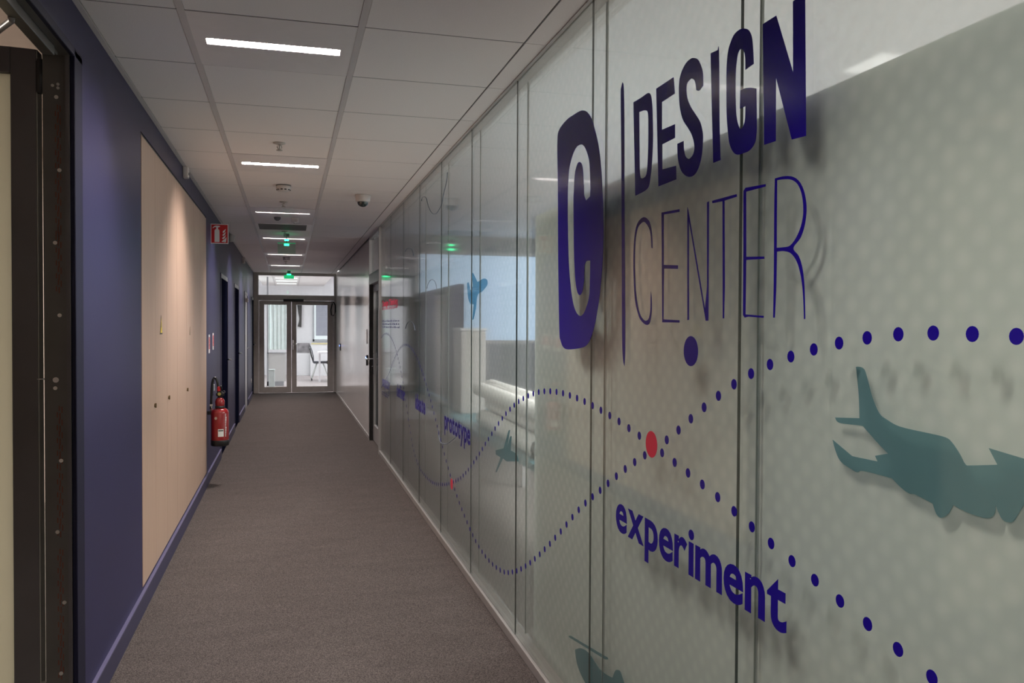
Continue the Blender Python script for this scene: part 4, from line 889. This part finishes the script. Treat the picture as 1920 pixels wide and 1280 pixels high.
# table with rolls of paper
t = thing('side_table', (1.75, 4.9, 0), 'table with teal edge blurred behind the glass, under paper rolls', 'table')
obj('tabletop', B(1.18, 2.0, 3.6, 9.9, .66, .70), M['tealt'], t)
for x, y in ((1.22, 3.65), (1.22, 9.85), (1.96, 3.65), (1.96, 9.85), (1.22, 6.8), (1.96, 6.8)): obj('leg', B(x - .02, x + .02, y - .02, y + .02, 0, .66), M['greyp'], t)
rolls = [(1.25, 4.02, .757, .056, 1.5), (1.37, 4.10, .757, .056, 1.6), (1.49, 4.0, .757, .056, 1.5), (1.31, 4.05, .855, .052, 1.5), (1.43, 4.15, .856, .052, 1.5), (1.25, 3.98, .945, .048, 1.7), (1.37, 4.2, .950, .052, 1.6)]
rl = ['lowest paper roll nearest the glass, right end open', 'lowest paper roll, second from the glass', 'lowest paper roll, third from the glass', 'middle paper roll in the stack close to the glass', 'middle paper roll at the back of the stack', 'top paper roll in the stack close to the glass', 'top paper roll at the back of the stack']
for (x, y, z, r, ln), lab in zip(rolls, rl):
    t = thing('paper_roll', (x, y, z - r), lab, 'roll', 'paper rolls stacked behind the glass')
    dx = .05
    obj('sheet', MB().cyl((x, y, z), (x + dx, y + ln, z + .0), r, n=24, cap=False).cyl((x, y, z), (x + dx, y + ln, z), r * .72, n=24, cap=False), M['paper'], t)
    obj('tube_core', MB().cyl((x, y + .03, z), (x, y + .032, z), r * .72, n=24), M['paperin'], t)
t = thing('display_board', (1.40, 8.2, .70), 'long black board standing on the teal table, blurred behind the far glass panels', 'board')
obj('panel', B(1.36, 1.42, 6.76, 9.65, .73, 1.74), M['board'], t, bevel=.008)
for y in (7.2, 9.2): obj('foot', MB().box(1.28, 1.52, y - .03, y + .03, .70, .72).box(1.375, 1.405, y - .02, y + .02, .72, .74), M['black'], t)
t = thing('document_box', (1.40, 6.45, .70), 'pale upright box on the teal table, just right of the black board', 'box')
obj('box_body', B(1.30, 1.50, 6.30, 6.62, .70, 1.35), M['plastic'], t, bevel=.006)
obj('lid', B(1.295, 1.505, 6.295, 6.625, 1.35, 1.372), M['white'], t, bevel=.003)

# ================================================================== ROOM BEYOND THE DOUBLE DOORS
# office chair
cx, cyy = .76, 21.25
t = thing('office_chair', (cx, cyy, 0), 'black mesh office chair on castors beyond the right door leaf', 'chair')
bk = MB()
pts = [(-.16, .46), (-.17, .60), (-.20, .74), (-.25, .88)]
vs = []
for px, pz in pts:
    for s in (-1, 1):
        vs += [(cx + px, cyy + s * .21, pz), (cx + px + .02, cyy + s * .21, pz)]
bk.v = []; n_ = len(pts)
fsx = []
for i in range(n_ - 1):
    a = i * 4; b_ = a + 4
    fsx += [(a, a + 2, b_ + 2, b_), (a + 1, b_ + 1, b_ + 3, a + 3), (a, b_, b_ + 1, a + 1), (a + 2, a + 3, b_ + 3, b_ + 2)]
fsx += [(0, 1, 3, 2), (12, 14, 15, 13)]
bk.add(vs, fsx)
obj('backrest', bk, M['mesh'], t, bevel=.008)
obj('seat', B(cx - .16, cx + .24, cyy - .22, cyy + .22, .43, .475), M['mesh'], t, bevel=.015)
obj('back_frame', MB().tube([(cx - .15, cyy, .44), (cx - .20, cyy, .60), (cx - .24, cyy, .80)], .016), M['black'], t)
for dx, dy in ((-.20, -.20), (.22, -.20), (-.20, .20), (.22, .20)):
    l_ = obj('leg', MB().tube([(cx + dx * .35, cyy + dy * .8, .43), (cx + dx, cyy + dy, .055)], .013), M['signwhite'], t)
    obj('castor', MB().cyl((cx + dx - .012, cyy + dy, .028), (cx + dx + .012, cyy + dy, .028), .028, n=16), M['rubber'], l_)
t = thing('office_table', (1.2, 20.75, 0), 'white office table with slab leg beside the mesh chair', 'table')
obj('tabletop', B(.69, 1.9, 20.3, 21.1, .705, .74), M['white'], t, bevel=.004)
for x in (.735, 1.86): obj('leg', B(x - .02, x + .02, 20.55, 20.75, 0, .705), M['white'], t)
obj('black_box', B(.92, 1.25, 20.9, 21.0, .42, .50), M['black'], label='black strip shaped box under the white office table', cat='box', org=(1, 21, .42))
bpy.data.objects['black_box'].name = 'cable_tray'
obj('counter', MB().box(.575, 1.9, 23.1, 23.69, 0, .86), M['white'], label='white low cabinet along the far wall behind the chair', cat='cabinet')
obj('yellow_strip', MB().box(.60, 1.2, 23.08, 23.098, .862, .90), M['yellowp'], label='yellow strip lying along the top of the white cabinet', cat='strip')
obj('grey_print', B(.235, .57, 23.60, 23.66, .62, .885), M['stone'], label='grey marbled panel leaning on the white wall beyond the doors', cat='panel')
obj('low_cabinet', B(.20, .57, 23.3, 23.68, 0, .615), M['white'], label='low white cabinet below the grey marbled panel', cat='cabinet', bevel=.004)
obj('coat', MB().prism([cat([(.236, 1.94, 1), (.36, 1.94, 1), (.352, 1.6), (.345, 1.32, 1), (.245, 1.35, 1), (.29, 1.55), (.26, 1.75)], 5)], lambda a, b, d: (a, 23.62 + d, b), 0, .06), M['black'], label='dark garment hanging on the white wall behind the door', cat='coat')
w4 = obj('window_4', MB().box(.66, .70, 23.64, 23.70, .93, 1.97).box(.66, 1.9, 23.64, 23.70, .93, .99).box(.66, 1.9, 23.64, 23.70, 1.95, 2.0), M['greyp'], kind=ST, label='grey framed window with half lowered blind')
obj('pane', B(.70, 1.9, 23.66, 23.68, .99, 1.95), M['skyw'], w4)
obj('blind', B(.74, 1.9, 23.60, 23.63, 1.09, 1.96), M['blind'], w4)
for q in range(7): obj('blind_fold', B(.74, 1.9, 23.595, 23.60, 1.16 + q * .115, 1.165 + q * .115), M['greyp'], w4)
# glazed side partition and curtain on the left
gpn = obj('wall_glazed', MB().box(-.475, -.44, 19.48, 19.54, 0, 2.5).box(-.475, -.10, 19.48, 19.54, 0, .10).box(-.475, .0, 19.48, 19.54, .74, .76), M['greyp'], kind=ST, label='slim grey frame of the glazed screen behind the left door leaf')
obj('lower_panel', B(-.44, -.06, 19.50, 19.52, .10, .74), M['signwhite'], gpn)
t = thing('curtain', (-.25, 20.4, .9), 'pale green curtain in soft folds behind the left door leaf', 'curtain')
cm_ = MB(); N_ = 60
vs = [(-.46 + .46 * i / N_, 20.4 + .022 * math.sin(i * .55) + .006 * math.sin(i * 1.4), z) for i in range(N_ + 1) for z in (.80, 2.02)]
cm_.add(vs, [(2 * i, 2 * i + 2, 2 * i + 3, 2 * i + 1) for i in range(N_)], True)
obj('fabric', cm_, M['curtain'], t)
obj('rod', MB().cyl((-.50, 20.4, 2.03), (.04, 20.4, 2.03), .012), M['greyp'], t)
obj('stool', MB().box(-.42, -.28, 18.6, 18.8, .40, .42).box(-.41, -.29, 18.62, 18.78, .02, .40), M['curtain'], label='pale green bin just inside the left door leaf', cat='bin', bevel=.01)
bpy.data.objects['stool'].name = 'waste_bin'
